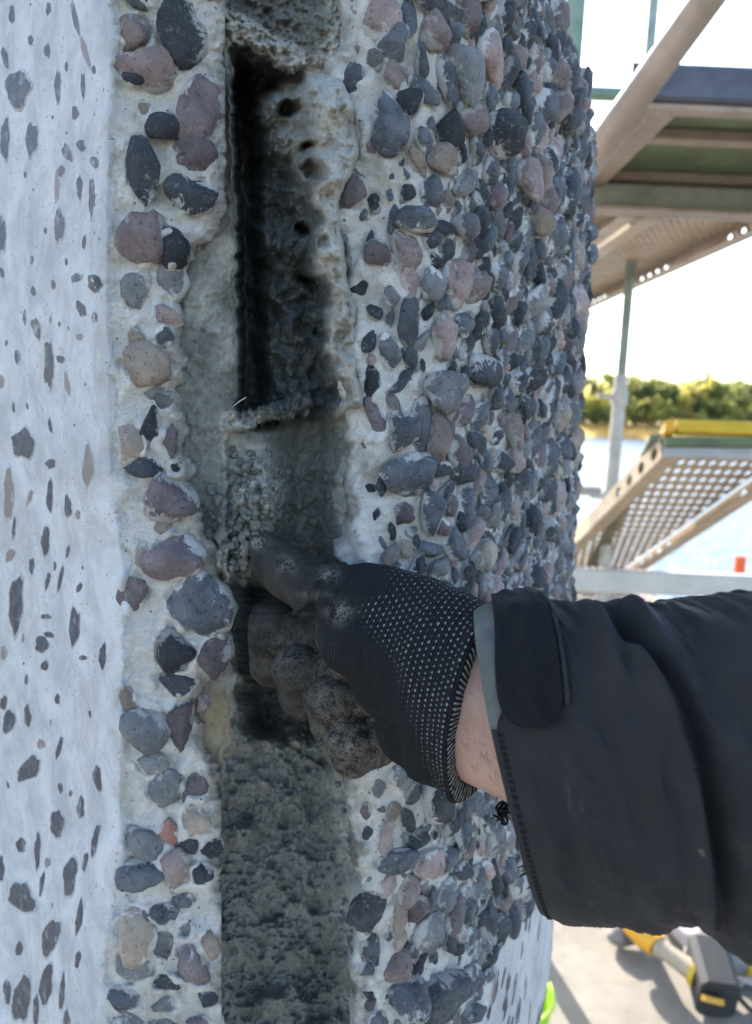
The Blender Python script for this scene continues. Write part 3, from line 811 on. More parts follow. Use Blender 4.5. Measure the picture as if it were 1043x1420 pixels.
# dive under both panels
d = d + 0.05 * ss(0, 22, PX - Rr - 12) + 0.03 * ss(2, 26, E_band(PY) - 6 - PX)
MY = 0.356 + d
MV = P(PX, PY, MY).reshape(-1, 3)
dry = np.zeros_like(d)
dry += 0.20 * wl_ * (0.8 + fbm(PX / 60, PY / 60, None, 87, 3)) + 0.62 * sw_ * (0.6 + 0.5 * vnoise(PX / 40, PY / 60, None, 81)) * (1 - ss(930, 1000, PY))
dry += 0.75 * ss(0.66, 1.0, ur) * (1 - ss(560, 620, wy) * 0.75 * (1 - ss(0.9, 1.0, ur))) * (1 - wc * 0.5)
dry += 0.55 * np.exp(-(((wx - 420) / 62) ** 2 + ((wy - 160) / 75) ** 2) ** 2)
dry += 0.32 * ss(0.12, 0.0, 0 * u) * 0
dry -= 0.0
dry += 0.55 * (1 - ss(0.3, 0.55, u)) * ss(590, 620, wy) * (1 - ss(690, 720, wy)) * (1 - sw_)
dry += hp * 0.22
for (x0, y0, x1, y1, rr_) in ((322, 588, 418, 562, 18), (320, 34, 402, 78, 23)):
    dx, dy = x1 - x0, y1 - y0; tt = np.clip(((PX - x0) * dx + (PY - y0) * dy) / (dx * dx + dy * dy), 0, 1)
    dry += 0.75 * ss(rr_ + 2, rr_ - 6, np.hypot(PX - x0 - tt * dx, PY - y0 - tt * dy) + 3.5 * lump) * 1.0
dark_f = (1 - wt) * (1 - wm) * (1 - sw_) * ss(0.0, 0.05, u) * (1 - upz * ss(0.55, 0.85, ur) - (1 - upz) * ss(0.82, 1.0, ur)) * (1 - 0.85 * np.exp(-(((wx - 420) / 58) ** 2 + ((wy - 165) / 66) ** 2) ** 2))  # darker tone over the open hollow
dark_f = np.maximum(dark_f, wc * (1 - wl_) * (1 - sw_) * 0.6)  # weaker dark tone in the cavity behind the fingers
och = 0.75 * np.exp(-(((PX - 405) / 26) ** 2 + ((PY - 1008) / 30) ** 2) ** 2) + np.exp(-(((PX - 298) / 26) ** 2 + ((PY - 1005) / 62) ** 2) ** 2) * 0.85
mf = grid_faces(len(py), len(px))[:, ::-1].copy()
obj('mortar_bed', MV, mf, M_MORT, mortar, True, attrs={'dry': np.clip(dry, 0, 1).ravel(), 'ochre': np.clip(och, 0, 1).ravel(), 'dark_tone': np.clip(dark_f, 0, 1).ravel()})

# crumbs of mortar (nobody could count them) and the pale stone under the hand
k_ = NT('mortar_crumb'); n1 = k_.noise(300, 5, 0.7); k_.col(k_.mix(k_.ramp(n1, 0.3, 0.7), (0.085, 0.086, 0.077), (0.165, 0.165, 0.15))); k_.rough(0.95, 0.3); k_.bump(n1, 0.8, 0.0015)
vs, fs, b = [], [], 0
for k in range(420):
    rg = np.random.default_rng(3000 + k)
    if k < 240:
        qx, qy = 358 + rg.normal(0, 30), 708 + rg.normal(0, 40)
    elif k < 290:
        qx, qy = 335 + rg.normal(0, 12), 770 + rg.normal(0, 22)
    else:
        qx, qy = rg.uniform(318, 480), rg.uniform(1010, 1420)
    i, j = np.searchsorted(px, qx), np.searchsorted(py, qy)
    if not (0 < i < len(px) and 0 < j < len(py)): continue
    if abs(qx - E_slot(qy)) < 3: continue
    r = rg.uniform(0.0006, 0.0021) * (1.0 if k < 290 else 0.8) * (1.9 if k % 6 == 0 and k < 290 else 1.0)
    v, f = SV2[int(rg.integers(NVAR))]
    vs.append(v * r * rg.uniform(0.7, 1.2, 3) + P(np.array(qx), np.array(qy), MY[j, i] - r * 0.3)); fs.append(f + b); b += len(v)
obj('crumbs', np.concatenate(vs), np.concatenate(fs), k_.m, mortar, True, 'stuff')
for (sx, sy, sw, sh, kd, Yd) in ((360, 846, 34, 26, 'grey', 0.41),):
    mm = Yd / FPX
    put_stone(mortar, MBASE, P(np.array(float(sx)), np.array(float(sy)), Yd), frame(np.array([0.1, -1, 0.15]), 0.2), (sw * mm * 0.5, sh * mm * 0.5, 0.010), kd, (sx * 7) % NVAR, 'buried_stone')
# the little white straw stuck in the mortar
MB().path([V(320, 567, 0.366), V(330, 558, 0.358), V(341, 551, 0.352)], [0.00022, 0.00025, 0.00015], 6).build('straw', mat_plain('straw', (0.6, 0.58, 0.5), 0.8), mortar, True)
#--HANDS--
# ================================================================== THE PERSON'S ARM
def surface_nets(F, org, h):
    sg = F < 0
    nx, ny, nz = F.shape
    c8 = [(i, j, k) for i in (0, 1) for j in (0, 1) for k in (0, 1)]
    cnt = sum(sg[i:nx - 1 + i, j:ny - 1 + j, k:nz - 1 + k].astype(np.int8) for i, j, k in c8)
    act = (cnt > 0) & (cnt < 8)
    idx = np.full(act.shape, -1, dtype=np.int64); I = np.argwhere(act); idx[act] = np.arange(len(I))
    val = np.stack([F[I[:, 0] + i, I[:, 1] + j, I[:, 2] + k] for i, j, k in c8], 1)
    acc = np.zeros((len(I), 3)); n = np.zeros(len(I))
    for a in range(8):
        for b in range(a + 1, 8):
            if sum(abs(c8[a][q] - c8[b][q]) for q in range(3)) != 1: continue
            fa, fb = val[:, a], val[:, b]; mk = (fa < 0) != (fb < 0)
            t = np.where(mk, fa / np.where(fa - fb == 0, 1, fa - fb), 0)
            p = np.array(c8[a])[None] + t[:, None] * (np.array(c8[b]) - np.array(c8[a]))[None]
            acc += np.where(mk[:, None], p, 0); n += mk
    Vv = (I + acc / n[:, None]) * h + np.array(org)
    faces = []
    for ax in range(3):
        o1, o2 = [(1, 2), (2, 0), (0, 1)][ax]
        s0 = [slice(1, None)] * 3; s0[ax] = slice(0, F.shape[ax] - 1); s1 = list(s0); s1[ax] = slice(1, F.shape[ax])
        A, B = sg[tuple(s0)], sg[tuple(s1)]
        E = np.argwhere(A != B)
        off = np.ones(3, dtype=int); off[ax] = 0
        E = E + off
        ok = np.all(E < np.array(act.shape)[None], 1) | True
        e1 = np.zeros(3, dtype=int); e1[o1] = 1; e2 = np.zeros(3, dtype=int); e2[o2] = 1
        q = [E - e1 - e2, E - e2, E, E - e1]
        good = np.all(np.stack([np.all((x >= 0) & (x < np.array(act.shape)), 1) for x in q], 1), 1)
        E = E[good]; q = [x[good] for x in q]
        fidx = np.stack([idx[x[:, 0], x[:, 1], x[:, 2]] for x in q], 1)
        Av = sg[E[:, 0], E[:, 1], E[:, 2]]
        fidx = np.where(Av[:, None], fidx, fidx[:, ::-1])
        faces.append(fidx)
    f = np.concatenate(faces); f = f[np.all(f >= 0, 1)]
    return Vv, f


def cone(p, a, b, ra, rb):
    a, b = np.asarray(a), np.asarray(b); ab = b - a
    t = np.clip(((p - a) @ ab) / (ab @ ab), 0, 1)
    return np.linalg.norm(p - a - t[..., None] * ab, axis=-1) - (ra + (rb - ra) * t)


def smin(a, b, k):
    h = np.clip(0.5 + 0.5 * (b - a) / k, 0, 1)
    return b + (a - b) * h - k * h * (1 - h)


def W(px_, py_, Y): return P(np.array(float(px_)), np.array(float(py_)), Y)


AX = np.array([0.82, -0.56, -0.10]); AX /= np.linalg.norm(AX)          # forearm axis: right, towards the viewer
WR = W(662, 973, 0.283)                                                # wrist centre
VZ = np.array([0.06, 0.0, 1.0]); VZ -= AX * (VZ @ AX); VZ /= np.linalg.norm(VZ)
WD = np.cross(VZ, AX); WD = WD if WD[1] < 0 else -WD                    # towards the viewer
FING = {
    'thumb': [(586, 846, .300, .0130), (508, 828, .314, .0124), (440, 820, .331, .0124), (403, 796, .340, .0118), (364, 768, .347, .0112)],
    'index': [(500, 872, .308, .0120), (450, 884, .346, .0085), (376, 872, .348, .0120), (380, 915, .356, .0122), (440, 930, .372, .0090)],
    'middle': [(505, 905, .308, .0120), (470, 922, .338, .0070), (412, 928, .333, .0102), (420, 962, .341, .0104), (470, 965, .362, .0080)],
    'ring': [(540, 958, .306, .0115), (512, 972, .334, .0065), (456, 970, .324, .0100), (464, 1003, .331, .0102), (512, 1000, .352, .0075)],
    'little': [(565, 1015, .306, .0105), (534, 1026, .330, .0062), (480, 1024, .324, .0092), (489, 1047, .330, .0090), (530, 1040, .346, .0070)],
}
FP = {k: [(W(a, b, c), r) for a, b, c, r in v] for k, v in FING.items()}
hg = 0.0010
org = np.array([-0.056, 0.240, CAMZ - 0.172]); dim = (112, 156, 128)
gx = [org[i] + hg * np.arange(dim[i]) for i in range(3)]
G = np.stack(np.meshgrid(*gx, indexing='ij'), -1)


def wrist_sdf(p, hv, hd, lo=-0.06):
    q = p - WR; a = q @ AX; v = q @ VZ; dd = q @ WD
    t = ss(lo, 0.0, a)
    e = np.sqrt((v / hv) ** 2 + (dd / hd) ** 2)
    return (e - 1) * hd * 0.95


def chain(p, pts, k=0.004):
    r = None
    for (a, ra), (b, rb) in zip(pts[:-1], pts[1:]):
        c = cone(p, a, b, ra, rb); r = c if r is None else smin(r, c, k)
    return r


def body_sdf(p):
    b = None
    for A_, B_, ra, rb in (((648, 892, .287), (486, 836, .311), .0130, .0125), ((646, 930, .279), (488, 884, .302), .0150, .0145), ((648, 985, .278), (545, 950, .299), .0155, .0145),
                           ((654, 1046, .283), (566, 1016, .303), .0135, .0130), ((604, 868, .296), (528, 826, .308), .0135, .0125), ((640, 960, .292), (540, 930, .312), .019, .015)):
        c = cone(p, W(*A_), W(*B_), ra, rb); b = c if b is None else smin(b, c, 0.009)
    q = p - WR; a = q @ AX
    wsd = np.maximum(wrist_sdf(p, 0.0340, 0.0240), -a - 0.016)
    return smin(b, wsd, 0.014)


def glove_sdf(p):
    b = body_sdf(p)
    dg = None
    fg = np.min([chain(p, FP[k]) for k in FP if k != 'thumb'], axis=0)
    b = smin(b, fg, 0.0009)
    b = smin(b, chain(p, FP['thumb']), 0.0045)
    # the seam where the dipped thumb meets the knitted back
    sa, sb = W(412, 846, .322), W(474, 781, .318)
    # knuckle wrinkles
    return b


FLD = glove_sdf(G)
q_ = G - WR; aa = q_ @ AX
rim = 0.0016 * np.exp(-((aa - 0.0015) / 0.0022) ** 2) - 0.0006 * np.exp(-((aa + 0.006) / 0.003) ** 2)
FLD = FLD - rim
FLD = np.maximum(FLD, aa - 0.0035)
hollow_ = wrist_sdf(G, 0.0308, 0.0206)
FLD = np.where(aa > -0.005, np.maximum(FLD, -hollow_), FLD)
gv, gf = surface_nets(FLD, org, hg)
# light smoothing
nb = np.zeros_like(gv); nc = np.zeros(len(gv))
for _ in range(1):
    nb[:] = 0; nc[:] = 0
    for a in range(4):
        np.add.at(nb, gf[:, a], gv[gf[:, (a + 1) % 4]]); np.add.at(nc, gf[:, a], 1)
        np.add.at(nb, gf[:, a], gv[gf[:, (a - 1) % 4]]); np.add.at(nc, gf[:, a], 1)
    gv = gv * 0.5 + 0.5 * nb / np.maximum(nc, 1)[:, None]
bd = body_sdf(gv); fd = np.min([chain(gv, FP[k]) for k in FP], axis=0)
thd = chain(gv, FP['thumb'][1:])
coat = ss(-0.0005, 0.0022, bd - np.minimum(fd, 0.0005) * 1.0 - 0.0016)
gpx, gpy = proj(gv)
thumbcoat = ss(4, -4, (gpx - 412) * 65 / 92 - (846 - gpy) * 62 / 92 + 4 * np.sin(gpy / 9)) * (gpy < 850)
coat = np.clip(np.maximum(coat * (gpy > 850), thumbcoat), 0, 1)
q = gv - WR; ka = q @ AX; kth = np.arctan2(q @ VZ, q @ WD)
# wrinkles of the knit
wr = 0.0006 * np.sin(ka / 0.0042 + 2 * vnoise(gv[:, 0] * 60, gv[:, 2] * 60, gv[:, 1] * 60, 5)) * ss(-0.02, -0.05, ka) * (1 - coat)
gn = np.zeros_like(gv)
e1 = gv[gf[:, 2]] - gv[gf[:, 0]]; e2 = gv[gf[:, 3]] - gv[gf[:, 1]]; fn = np.cross(e1, e2)
for a in range(4): np.add.at(gn, gf[:, a], fn)
gn /= np.linalg.norm(gn, axis=1)[:, None] + 1e-12
if np.mean(np.sum(gn * (gv - gv.mean(0)), 1)) < 0: gf = gf[:, ::-1].copy(); gn = -gn
step = 0.0007 * thumbcoat - 0.0018 * np.exp(-(((gpx - 412) * 65 / 92 - (846 - gpy) * 62 / 92 + 4 * np.sin(gpy / 9)) / 4.0) ** 2) * (gpy < 852) * (gpx < 490)
crk = 0.0004 * fbm(gv[:, 0] * 160, gv[:, 1] * 160, gv[:, 2] * 160, 8, 3) + 0.00018 * fbm(gv[:, 0] * 500, gv[:, 1] * 500, gv[:, 2] * 500, 9, 2) * coat
gv = gv + gn * (wr - step + crk)[:, None]
b0 = edge([(820, 545), (835, 512), (850, 505), (880, 522), (920, 552), (960, 566), (1000, 578), (1050, 594), (1110, 618)])
dots = ss(-16, 10, gpx - b0(gpy)) * ss(0.002, -0.003, -ka - 0.060)
dust = np.zeros(len(gv))
for (sx, sy, rx, ry, a) in ((396, 782, 13, 12, .5), (358, 750, 14, 10, .8), (456, 796, 14, 10, .9), (470, 850, 16, 14, .9), (440, 826, 22, 5, .5), (488, 1040, 22, 22, .55), (400, 905, 40, 40, .25), (455, 985, 26, 26, .22)):
    dust = np.maximum(dust, a * np.exp(-(((gpx - sx) / rx) ** 2 + ((gpy - sy) / ry) ** 2)))
dust = np.maximum(dust, coat * (gpy > 860) * (0.05 + 0.3 * ss(395, 475, gpx)))


def mat_glove():
    k = NT('knit_glove')
    kn = k.attr('knit').outputs['Vector']; sp = k.n('ShaderNodeSeparateXYZ'); k.l(kn, sp.inputs[0])
    s, q = sp.outputs[0], sp.outputs[1]
    ct = k.attr('coat').outputs['Fac']; ds = k.attr('dots').outputs['Fac']; du = k.attr('dust').outputs['Fac']
    row = k.math('MULTIPLY', s, 1 / 0.00235); fl = k.math('FLOOR', row); fr = k.math('SUBTRACT', row, fl)
    along = k.math('MULTIPLY_ADD', q, 1 / 0.0021, k.math('MULTIPLY', fl, 0.5)); fa = k.math('FRACT', along)
    dx = k.math('MULTIPLY', k.math('SUBTRACT', fr, 0.5), 1.35); dy = k.math('SUBTRACT', fa, 0.5)
    dd = k.math('SQRT', k.math('ADD', k.math('MULTIPLY', dx, dx), k.math('MULTIPLY', dy, dy)))
    jit = k.noise(350, 3, 0.6)
    rad = k.math('MULTIPLY_ADD', jit, 0.34, 0.02)
    miss = k.ramp(k.noise(700, 2, 0.6), 0.36, 0.44)
    dot = k.math('MULTIPLY', k.math('MULTIPLY', miss, 0.9), k.ramp(k.math('SUBTRACT', dd, rad), 0.07, -0.05))
    dot = k.math('MULTIPLY', dot, ds)
    n1 = k.noise(220, 4); n2 = k.noise(1100, 3, 0.7); n3 = k.noise(55, 4, 0.7)
    knit = k.mix(k.ramp(n1, 0.3, 0.7), (0.006, 0.007, 0.009), (0.014, 0.016, 0.020))
    rub = k.mix(k.ramp(n3, 0.35, 0.65), (0.010, 0.0105, 0.011), (0.034, 0.031, 0.026))
    w1 = k.math('SINE', k.math('MULTIPLY', s, 2 * math.pi / 0.00118)); w2 = k.math('SINE', k.math('MULTIPLY', q, 2 * math.pi / 0.0011))
    kn2 = k.mix(k.ramp(w1, -0.6, 0.9, 0, 1), (0.004, 0.0045, 0.006), (0.019, 0.021, 0.026))  # groove shade between knit rows put into the colour
    knit = k.mix(0.6, knit, kn2)
    c = k.mix(ct, knit, rub)
    c = k.mix(dot, c, (0.32, 0.32, 0.31))
    df = k.math('MULTIPLY', du, k.ramp(k.math('ADD', n2, k.math('MULTIPLY', n1, 0.7)), 0.72, 1.0))
    c = k.mix(df, c, (0.27, 0.24, 0.20))
    k.col(c); k.rough(k.mix(ct, (0.85, 0.85, 0.85), (0.78, 0.78, 0.78)), 0.2)
    hh = k.math('MULTIPLY', k.math('ADD', w1, k.math('MULTIPLY', w2, 0.35)), k.math('SUBTRACT', 1.0, ct))
    b = k.bump(hh, 0.8, 0.0006); b = k.bump(dot, 0.6, 0.0006, b); k.bump(n2, 0.35, 0.0006, b)
    return k.m


def mat_skin():
    k = NT('skin')
    n1 = k.noise(60, 4); n2 = k.noise(900, 3, 0.7); n3 = k.vor(700)
    c = k.mix(k.ramp(n1, 0.3, 0.7), (0.36, 0.215, 0.165), (0.43, 0.27, 0.215))
    c = k.mix(k.ramp(n2, 0.6, 0.75, 0, 0.35), c, (0.36, 0.19, 0.14))
    k.col(c); k.rough(0.55, 0.4); k.b.inputs['Subsurface Weight'].default_value = 0.12
    k.b.inputs['Subsurface Radius'].default_value = (0.004, 0.0015, 0.0008); k.b.inputs['Subsurface Scale'].default_value = 1.0
    b = k.bump(n3, 0.25, 0.0004); k.bump(n2, 0.3, 0.0004, b)
    return k.m


M_SKIN = mat_skin()
# body: forearm in one piece, from inside the glove to inside the sleeve
st = np.linspace(-0.0045, 0.095, 40); th = np.linspace(0, 2 * np.pi, 72, endpoint=False)
rings = []
for a in st:
    hv = 0.0311 + 0.006 * ss(0.02, 0.14, a); hd = 0.0209 + 0.003 * ss(0.01, 0.14, a)
    c = WR + AX * a + VZ * (0.0 - 0.004 * ss(0, 0.12, a))
    sq = 1 + 0.0 * np.cos(4 * th)
    tend = 0.0007 * np.exp(-((th - 0.25) / 0.16) ** 2) + 0.0006 * np.exp(-((th - 0.75) / 0.14) ** 2)
    rings.append(c + (VZ[None] * (np.sin(th) * hv * sq)[:, None] + WD[None] * (np.cos(th) * hd * sq)[:, None]) * (1 + tend * 30)[:, None])
bv = np.concatenate(rings + [rings[0].mean(0)[None], rings[-1].mean(0)[None]])
nq = len(th); bf = []
for i in range(len(st) - 1):
    for j in range(nq): bf.append((i * nq + j, i * nq + (j + 1) % nq, (i + 1) * nq + (j + 1) % nq, (i + 1) * nq + j))
for j in range(nq):
    bf.append((len(st) * nq, (j + 1) % nq, j)); bf.append((len(st) * nq + 1, (len(st) - 1) * nq + j, (len(st) - 1) * nq + (j + 1) % nq))
person = thing('person', 'arm of a worker in a dark jacket and dotted black glove reaching into the joint', 'person', (0.12, 0.25, CAMZ - 0.1))
obj('forearm', bv, bf, M_SKIN, person, True)
glove = obj('glove', gv, gf, mat_glove(), person, True, attrs={'coat': coat, 'dots': dots, 'dust': dust,
            'knit': np.stack([ka, kth * 0.029, ka * 0], 1)})
# fine hairs on the wrist
hr = MB()
for k in range(240):
    a = random.uniform(0.004, 0.03); t0 = random.uniform(-0.6, 1.3)
    p0 = WR + AX * a + VZ * math.sin(t0) * 0.0311 + WD * math.cos(t0) * 0.0209
    nrm = VZ * math.sin(t0) / 0.032 + WD * math.cos(t0) / 0.021; nrm = nrm / np.linalg.norm(nrm)
    dv = AX * random.uniform(0.2, 1) + VZ * random.uniform(-1, 0.3)
    hr.path([p0, p0 + dv * 0.0022 + nrm * 0.0006, p0 + dv * 0.0045 + nrm * 0.0007], [0.00004, 0.00003, 0.00002], 4, False)
hr.build('arm_hair', mat_plain('hair', (0.07, 0.04, 0.025), 0.6), person, True, 'stuff')

# ---------------- jacket sleeve
#        px_top, y_top, px_bot, y_bot, depth, half depth
RG = np.array([(655, 857, 748, 1240, .276, .034), (697, 846, 788, 1247, .271, .037), (740, 837, 828, 1250, .266, .040), (800, 838, 872, 1254, .258, .043), (860, 838, 915, 1252, .250, .045),
               (905, 850, 950, 1258, .244, .046), (960, 848, 990, 1264, .238, .047), (1043, 839, 1048, 1258, .229, .048), (1150, 825, 1150, 1258, .218, .050), (1300, 800, 1300, 1330, .203, .052), (1480, 790, 1480, 1360, .185, .054)], float)
sx_ = (RG[:, 0] + RG[:, 2]) / 2


def sleeve(sx, th, off=0.0):
    """point of the sleeve: sx = position along the arm, th = angle (0 towards the viewer, 90 deg up)"""
    sx = np.asarray(sx, float); th = np.asarray(th, float)
    g = [np.interp(sx, sx_, RG[:, i]) for i in range(6)]
    for i in range(6):   # soften the kinks
        g[i] = (np.interp(sx - 14, sx_, RG[:, i]) + np.interp(sx + 14, sx_, RG[:, i]) + 2 * g[i]) / 4
    T = P(g[0], g[1], g[4]); Bm = P(g[2], g[3], g[4]); c = (T + Bm) / 2; Vh = (T - Bm) / 2
    sn, cs = np.sin(th), np.cos(th)
    e = 0.86
    sn_, cs_ = np.sign(sn) * np.abs(sn) ** e, np.sign(cs) * np.abs(cs) ** e
    deg = np.degrees((th + np.pi) % (2 * np.pi) - np.pi)
    f = 0
    # long crease from the elbow side down the sleeve
    lc = 884 + (70 - deg) * 0.42 + 6 * np.sin(deg / 17)
    q = sx - lc; on = ss(98, 60, deg) * ss(-66, -8, deg)
    f = f + on * (-0.0075 * np.exp(-((q - 6) / 13) ** 2) + 0.0050 * np.exp(-((q + 17) / 14) ** 2) + 0.0032 * np.exp(-((q - 36) / 20) ** 2))
    # short pinches on the upper edge
    for (x0, d0, wx_, wd_, a) in ((868, 72, 9, 22, -.006), (846, 66, 12, 26, .004), (905, 80, 12, 20, .005), (820, 50, 16, 40, -.0022), (935, 30, 22, 60, -.0025), (770, 20, 12, 60, -.0018), (985, -20, 26, 50, .003), (1010, 45, 26, 26, -.003), (850, -30, 24, 50, .002), (900, -70, 30, 20, -.004), (960, -66, 30, 20, .004)):
        f = f + a * np.exp(-((sx - x0 - (deg - d0) * 0.25) / wx_) ** 2 - ((deg - d0) / wd_) ** 2)
    edgef = ss(665, 760, sx)
    f = f + edgef * (0.0024 * fbm(sx / 60 + deg / 120, deg / 46, None, 91, 3) + 0.0013 * (0.5 - np.abs(fbm(sx / 26 + deg / 60, deg / 22, None, 92, 4)))) + 0.0006 * fbm(sx / 40, deg / 30, None, 93, 3)
    f = f + off
    shr = -0.0060 * (1 - ss(690, 850, sx)) * np.maximum(cs, -0.3)
    dirv = Vh * sn_[..., None] + np.stack([shr, -g[5] * cs_, sn * 0], -1)
    ln = np.linalg.norm(dirv, axis=-1)
    return c + dirv * (1 + f / ln)[..., None]


def sleeve_patch(name, xs, ths, off, thick, mat, parent, shape=None, smooth=True, kind=None):
    """a piece of cloth lying on the sleeve; shape(u, v) may bend its outline"""
    Sx, Th = np.meshgrid(xs, ths)
    if shape: Sx, Th = shape(Sx, Th)
    a = sleeve(Sx, Th, off); b = sleeve(Sx, Th, off - thick)
    n, k = Sx.shape
    v = np.concatenate([a.reshape(-1, 3), b.reshape(-1, 3)]); f = grid_faces(n, k)
    f2 = (f + n * k)[:, ::-1]
    idx = np.arange(n * k).reshape(n, k); loop = np.concatenate([idx[0], idx[1:, -1], idx[-1, ::-1][1:], idx[::-1, 0][1:-1]])
    l2 = np.roll(loop, -1)
    side = np.stack([loop, loop + n * k, l2 + n * k, l2], 1)
    F = np.concatenate([f, f2, side])
    ax_, bx_ = a[n // 2, k // 2], b[n // 2, k // 2]
    i0 = (n // 2) * k + k // 2; fn_ = np.cross(v[i0 + 1] - v[i0], v[i0 + k] - v[i0])
    if fn_ @ (ax_ - bx_) < 0: F = F[:, ::-1].copy()
    return obj(name, v, F, mat, parent, smooth, kind)


def mat_cloth(name, c1, c2, scale=1.0, rough=0.75, weave=1500):
    k = NT(name)
    n1 = k.noise(32, 5, 0.65); n2 = k.noise(240, 4, 0.7); n3 = k.noise(weave, 2, 0.6)
    c = k.mix(k.ramp(n1, 0.35, 0.68), c1, c2)
    c = k.mix(k.ramp(n2, 0.60, 0.72, 0, 0.35), c, tuple(x * 1.6 + 0.003 for x in c2))
    sm_ = k.noise(55, 6, 0.75, None, 0.8); c = k.mix(k.ramp(sm_, 0.58, 0.76, 0, 0.22), c, (0.12, 0.115, 0.105))
    spt = k.noise(130, 2, 0.5); c = k.mix(k.ramp(spt, 0.74, 0.78, 0, 0.6), c, (0.10, 0.095, 0.085))
    k.col(c); k.rough(k.ramp(n1, 0.3, 0.7, rough - 0.12, rough + 0.1), 0.25)
    k.b.inputs['Sheen Weight'].default_value = 0.03
    b = k.bump(n3, 0.7, 0.0005); k.bump(n2, 0.45, 0.0011, b)
    return k.m


M_JACKET = mat_cloth('jacket_cloth', (0.009, 0.0095, 0.0125), (0.021, 0.0205, 0.022))
M_OLIVE = mat_cloth('cuff_cloth', (0.075, 0.082, 0.076), (0.13, 0.135, 0.122))
M_FUZZ = mat_cloth('loop_tape', (0.003, 0.0035, 0.005), (0.007, 0.007, 0.009), 1, 0.95, 900)
xs = np.concatenate([np.arange(sx_[0], 1060, 3.0), np.arange(1060, 1480, 14.0)]); ths = np.radians(np.arange(0, 360, 1.6))
Sx, Th = np.meshgrid(xs, ths)
out = sleeve(Sx, Th); inn = sleeve(Sx, Th, -0.0016)
n, k2 = Sx.shape
v = np.concatenate([out.reshape(-1, 3), inn.reshape(-1, 3)]); F = []
i = np.arange(n)[:, None]; j = np.arange(k2 - 1)[None, :]
ip = (i + 1) % n
f1 = np.stack([i * k2 + j, i * k2 + j + 1, ip * k2 + j + 1, ip * k2 + j], -1).reshape(-1, 4)
rimf = np.stack([np.arange(n) * k2, ((np.arange(n) + 1) % n) * k2, ((np.arange(n) + 1) % n) * k2 + n * k2, np.arange(n) * k2 + n * k2], 1)
F = np.concatenate([f1, (f1 + n * k2)[:, ::-1], rimf])
slv = obj('jacket_sleeve', v, F[:, ::-1].copy(), M_JACKET, person, True)
# olive facing at the cuff, from the top round to the front
def taper_low(Sx_, Th_):
    return Sx_, Th_
sleeve_patch('cuff_facing', np.linspace(sx_[0] - 0.5, sx_[0] + 60, 16), np.radians(np.linspace(24, 120, 60)), 0.0009, 0.002, M_OLIVE, slv,
             lambda a, b: (sx_[0] - 0.5 + (a - sx_[0] + 0.5) * (0.15 + 0.85 * ss(R(22), R(50), b)), b))
# hook and loop tab, rounded at its lower end
def tab_shape(a, b):
    lo = R(24.0); t = np.clip((b - lo) / R(16), 0, 1); half = np.sqrt(np.clip(1 - (1 - t) ** 2.4, 0.0, 1))
    mid = 766 - 30 * (1 - np.sin(b))
    return mid + (a - 761) * (0.35 + 0.65 * half), b
sleeve_patch('cuff_tab', np.linspace(727, 792, 26), np.radians(np.linspace(24, 125, 70)), 0.0036, 0.004, M_FUZZ, slv, tab_shape)
sleeve_patch('tab_edge', np.linspace(793, 798, 4), np.radians(np.linspace(33, 125, 60)), 0.0030, 0.004, M_JACKET, slv, lambda a, b: (a + 5 - 30 * (1 - np.sin(b)), b))
stt = MB()
for o_ in (10, 14):
    xs_ = sx_[0] + o_
    for a0 in np.arange(-80, 22, 2.2):
        pp = sleeve(np.array([xs_, xs_]), np.radians(np.array([a0, a0 + 1.5])), 0.0002)
        stt.path([pp[0], pp[1]], [0.00028, 0.00028], 5)
stt.build('stitching', M_FUZZ, slv, True)
# double hem along the underside and its torn threads
hem = MB()
for (o_, rr_) in ((0.0005, 0.0011), (0.0022, 0.0009)):
    tt = np.linspace(0, 1, 40); xs_ = 722 + tt * 175
    pts = sleeve(xs_, np.radians(-84 - 6 * tt), o_)
    hem.path(list(pts), [rr_] * 40, 8)
hem.build('torn_hem', M_JACKET, slv, True)
fr = MB()
for (x0, y0, x1, y1, rr_) in ((775, 1238, 750, 1250, .0010), (790, 1246, 781, 1268, .0013), (776, 1243, 754, 1244, .0007), (742, 1208, 718, 1217, .0006), (738, 1200, 716, 1204, .0004), (752, 1224, 730, 1233, .0007), (800, 1250, 790, 1264, .0012), (812, 1252, 826, 1262, .0010)):
    p0, p1 = W(x0, y0, .272), W(x1, y1, .274)
    fr.path([p0, (p0 + p1) / 2 + np.array([0, 0, 0.0006]), p1], [rr_ * 1.4, rr_, 0.0001], 6)
fr.build('frayed_thread', M_JACKET, slv, True)
cu = MB()
for k in range(5):
    t = np.linspace(0, 1, 40); rg = np.random.default_rng(k + 4)
    cx_, cy_ = 694 + rg.uniform(-5, 6), 1120 + rg.uniform(-10, 12)
    pts = [W(cx_ + 9 * math.sin(6.5 * q + k) * (0.5 + 0.5 * q) , cy_ + 14 * (q - 0.5) + 8 * math.cos(7.5 * q + 2 * k), .274 + 0.002 * math.sin(5 * q + k)) for q in t]
    cu.path(pts, [0.0005] * 40, 6)
cu.build('curled_thread', M_FUZZ, slv, True)
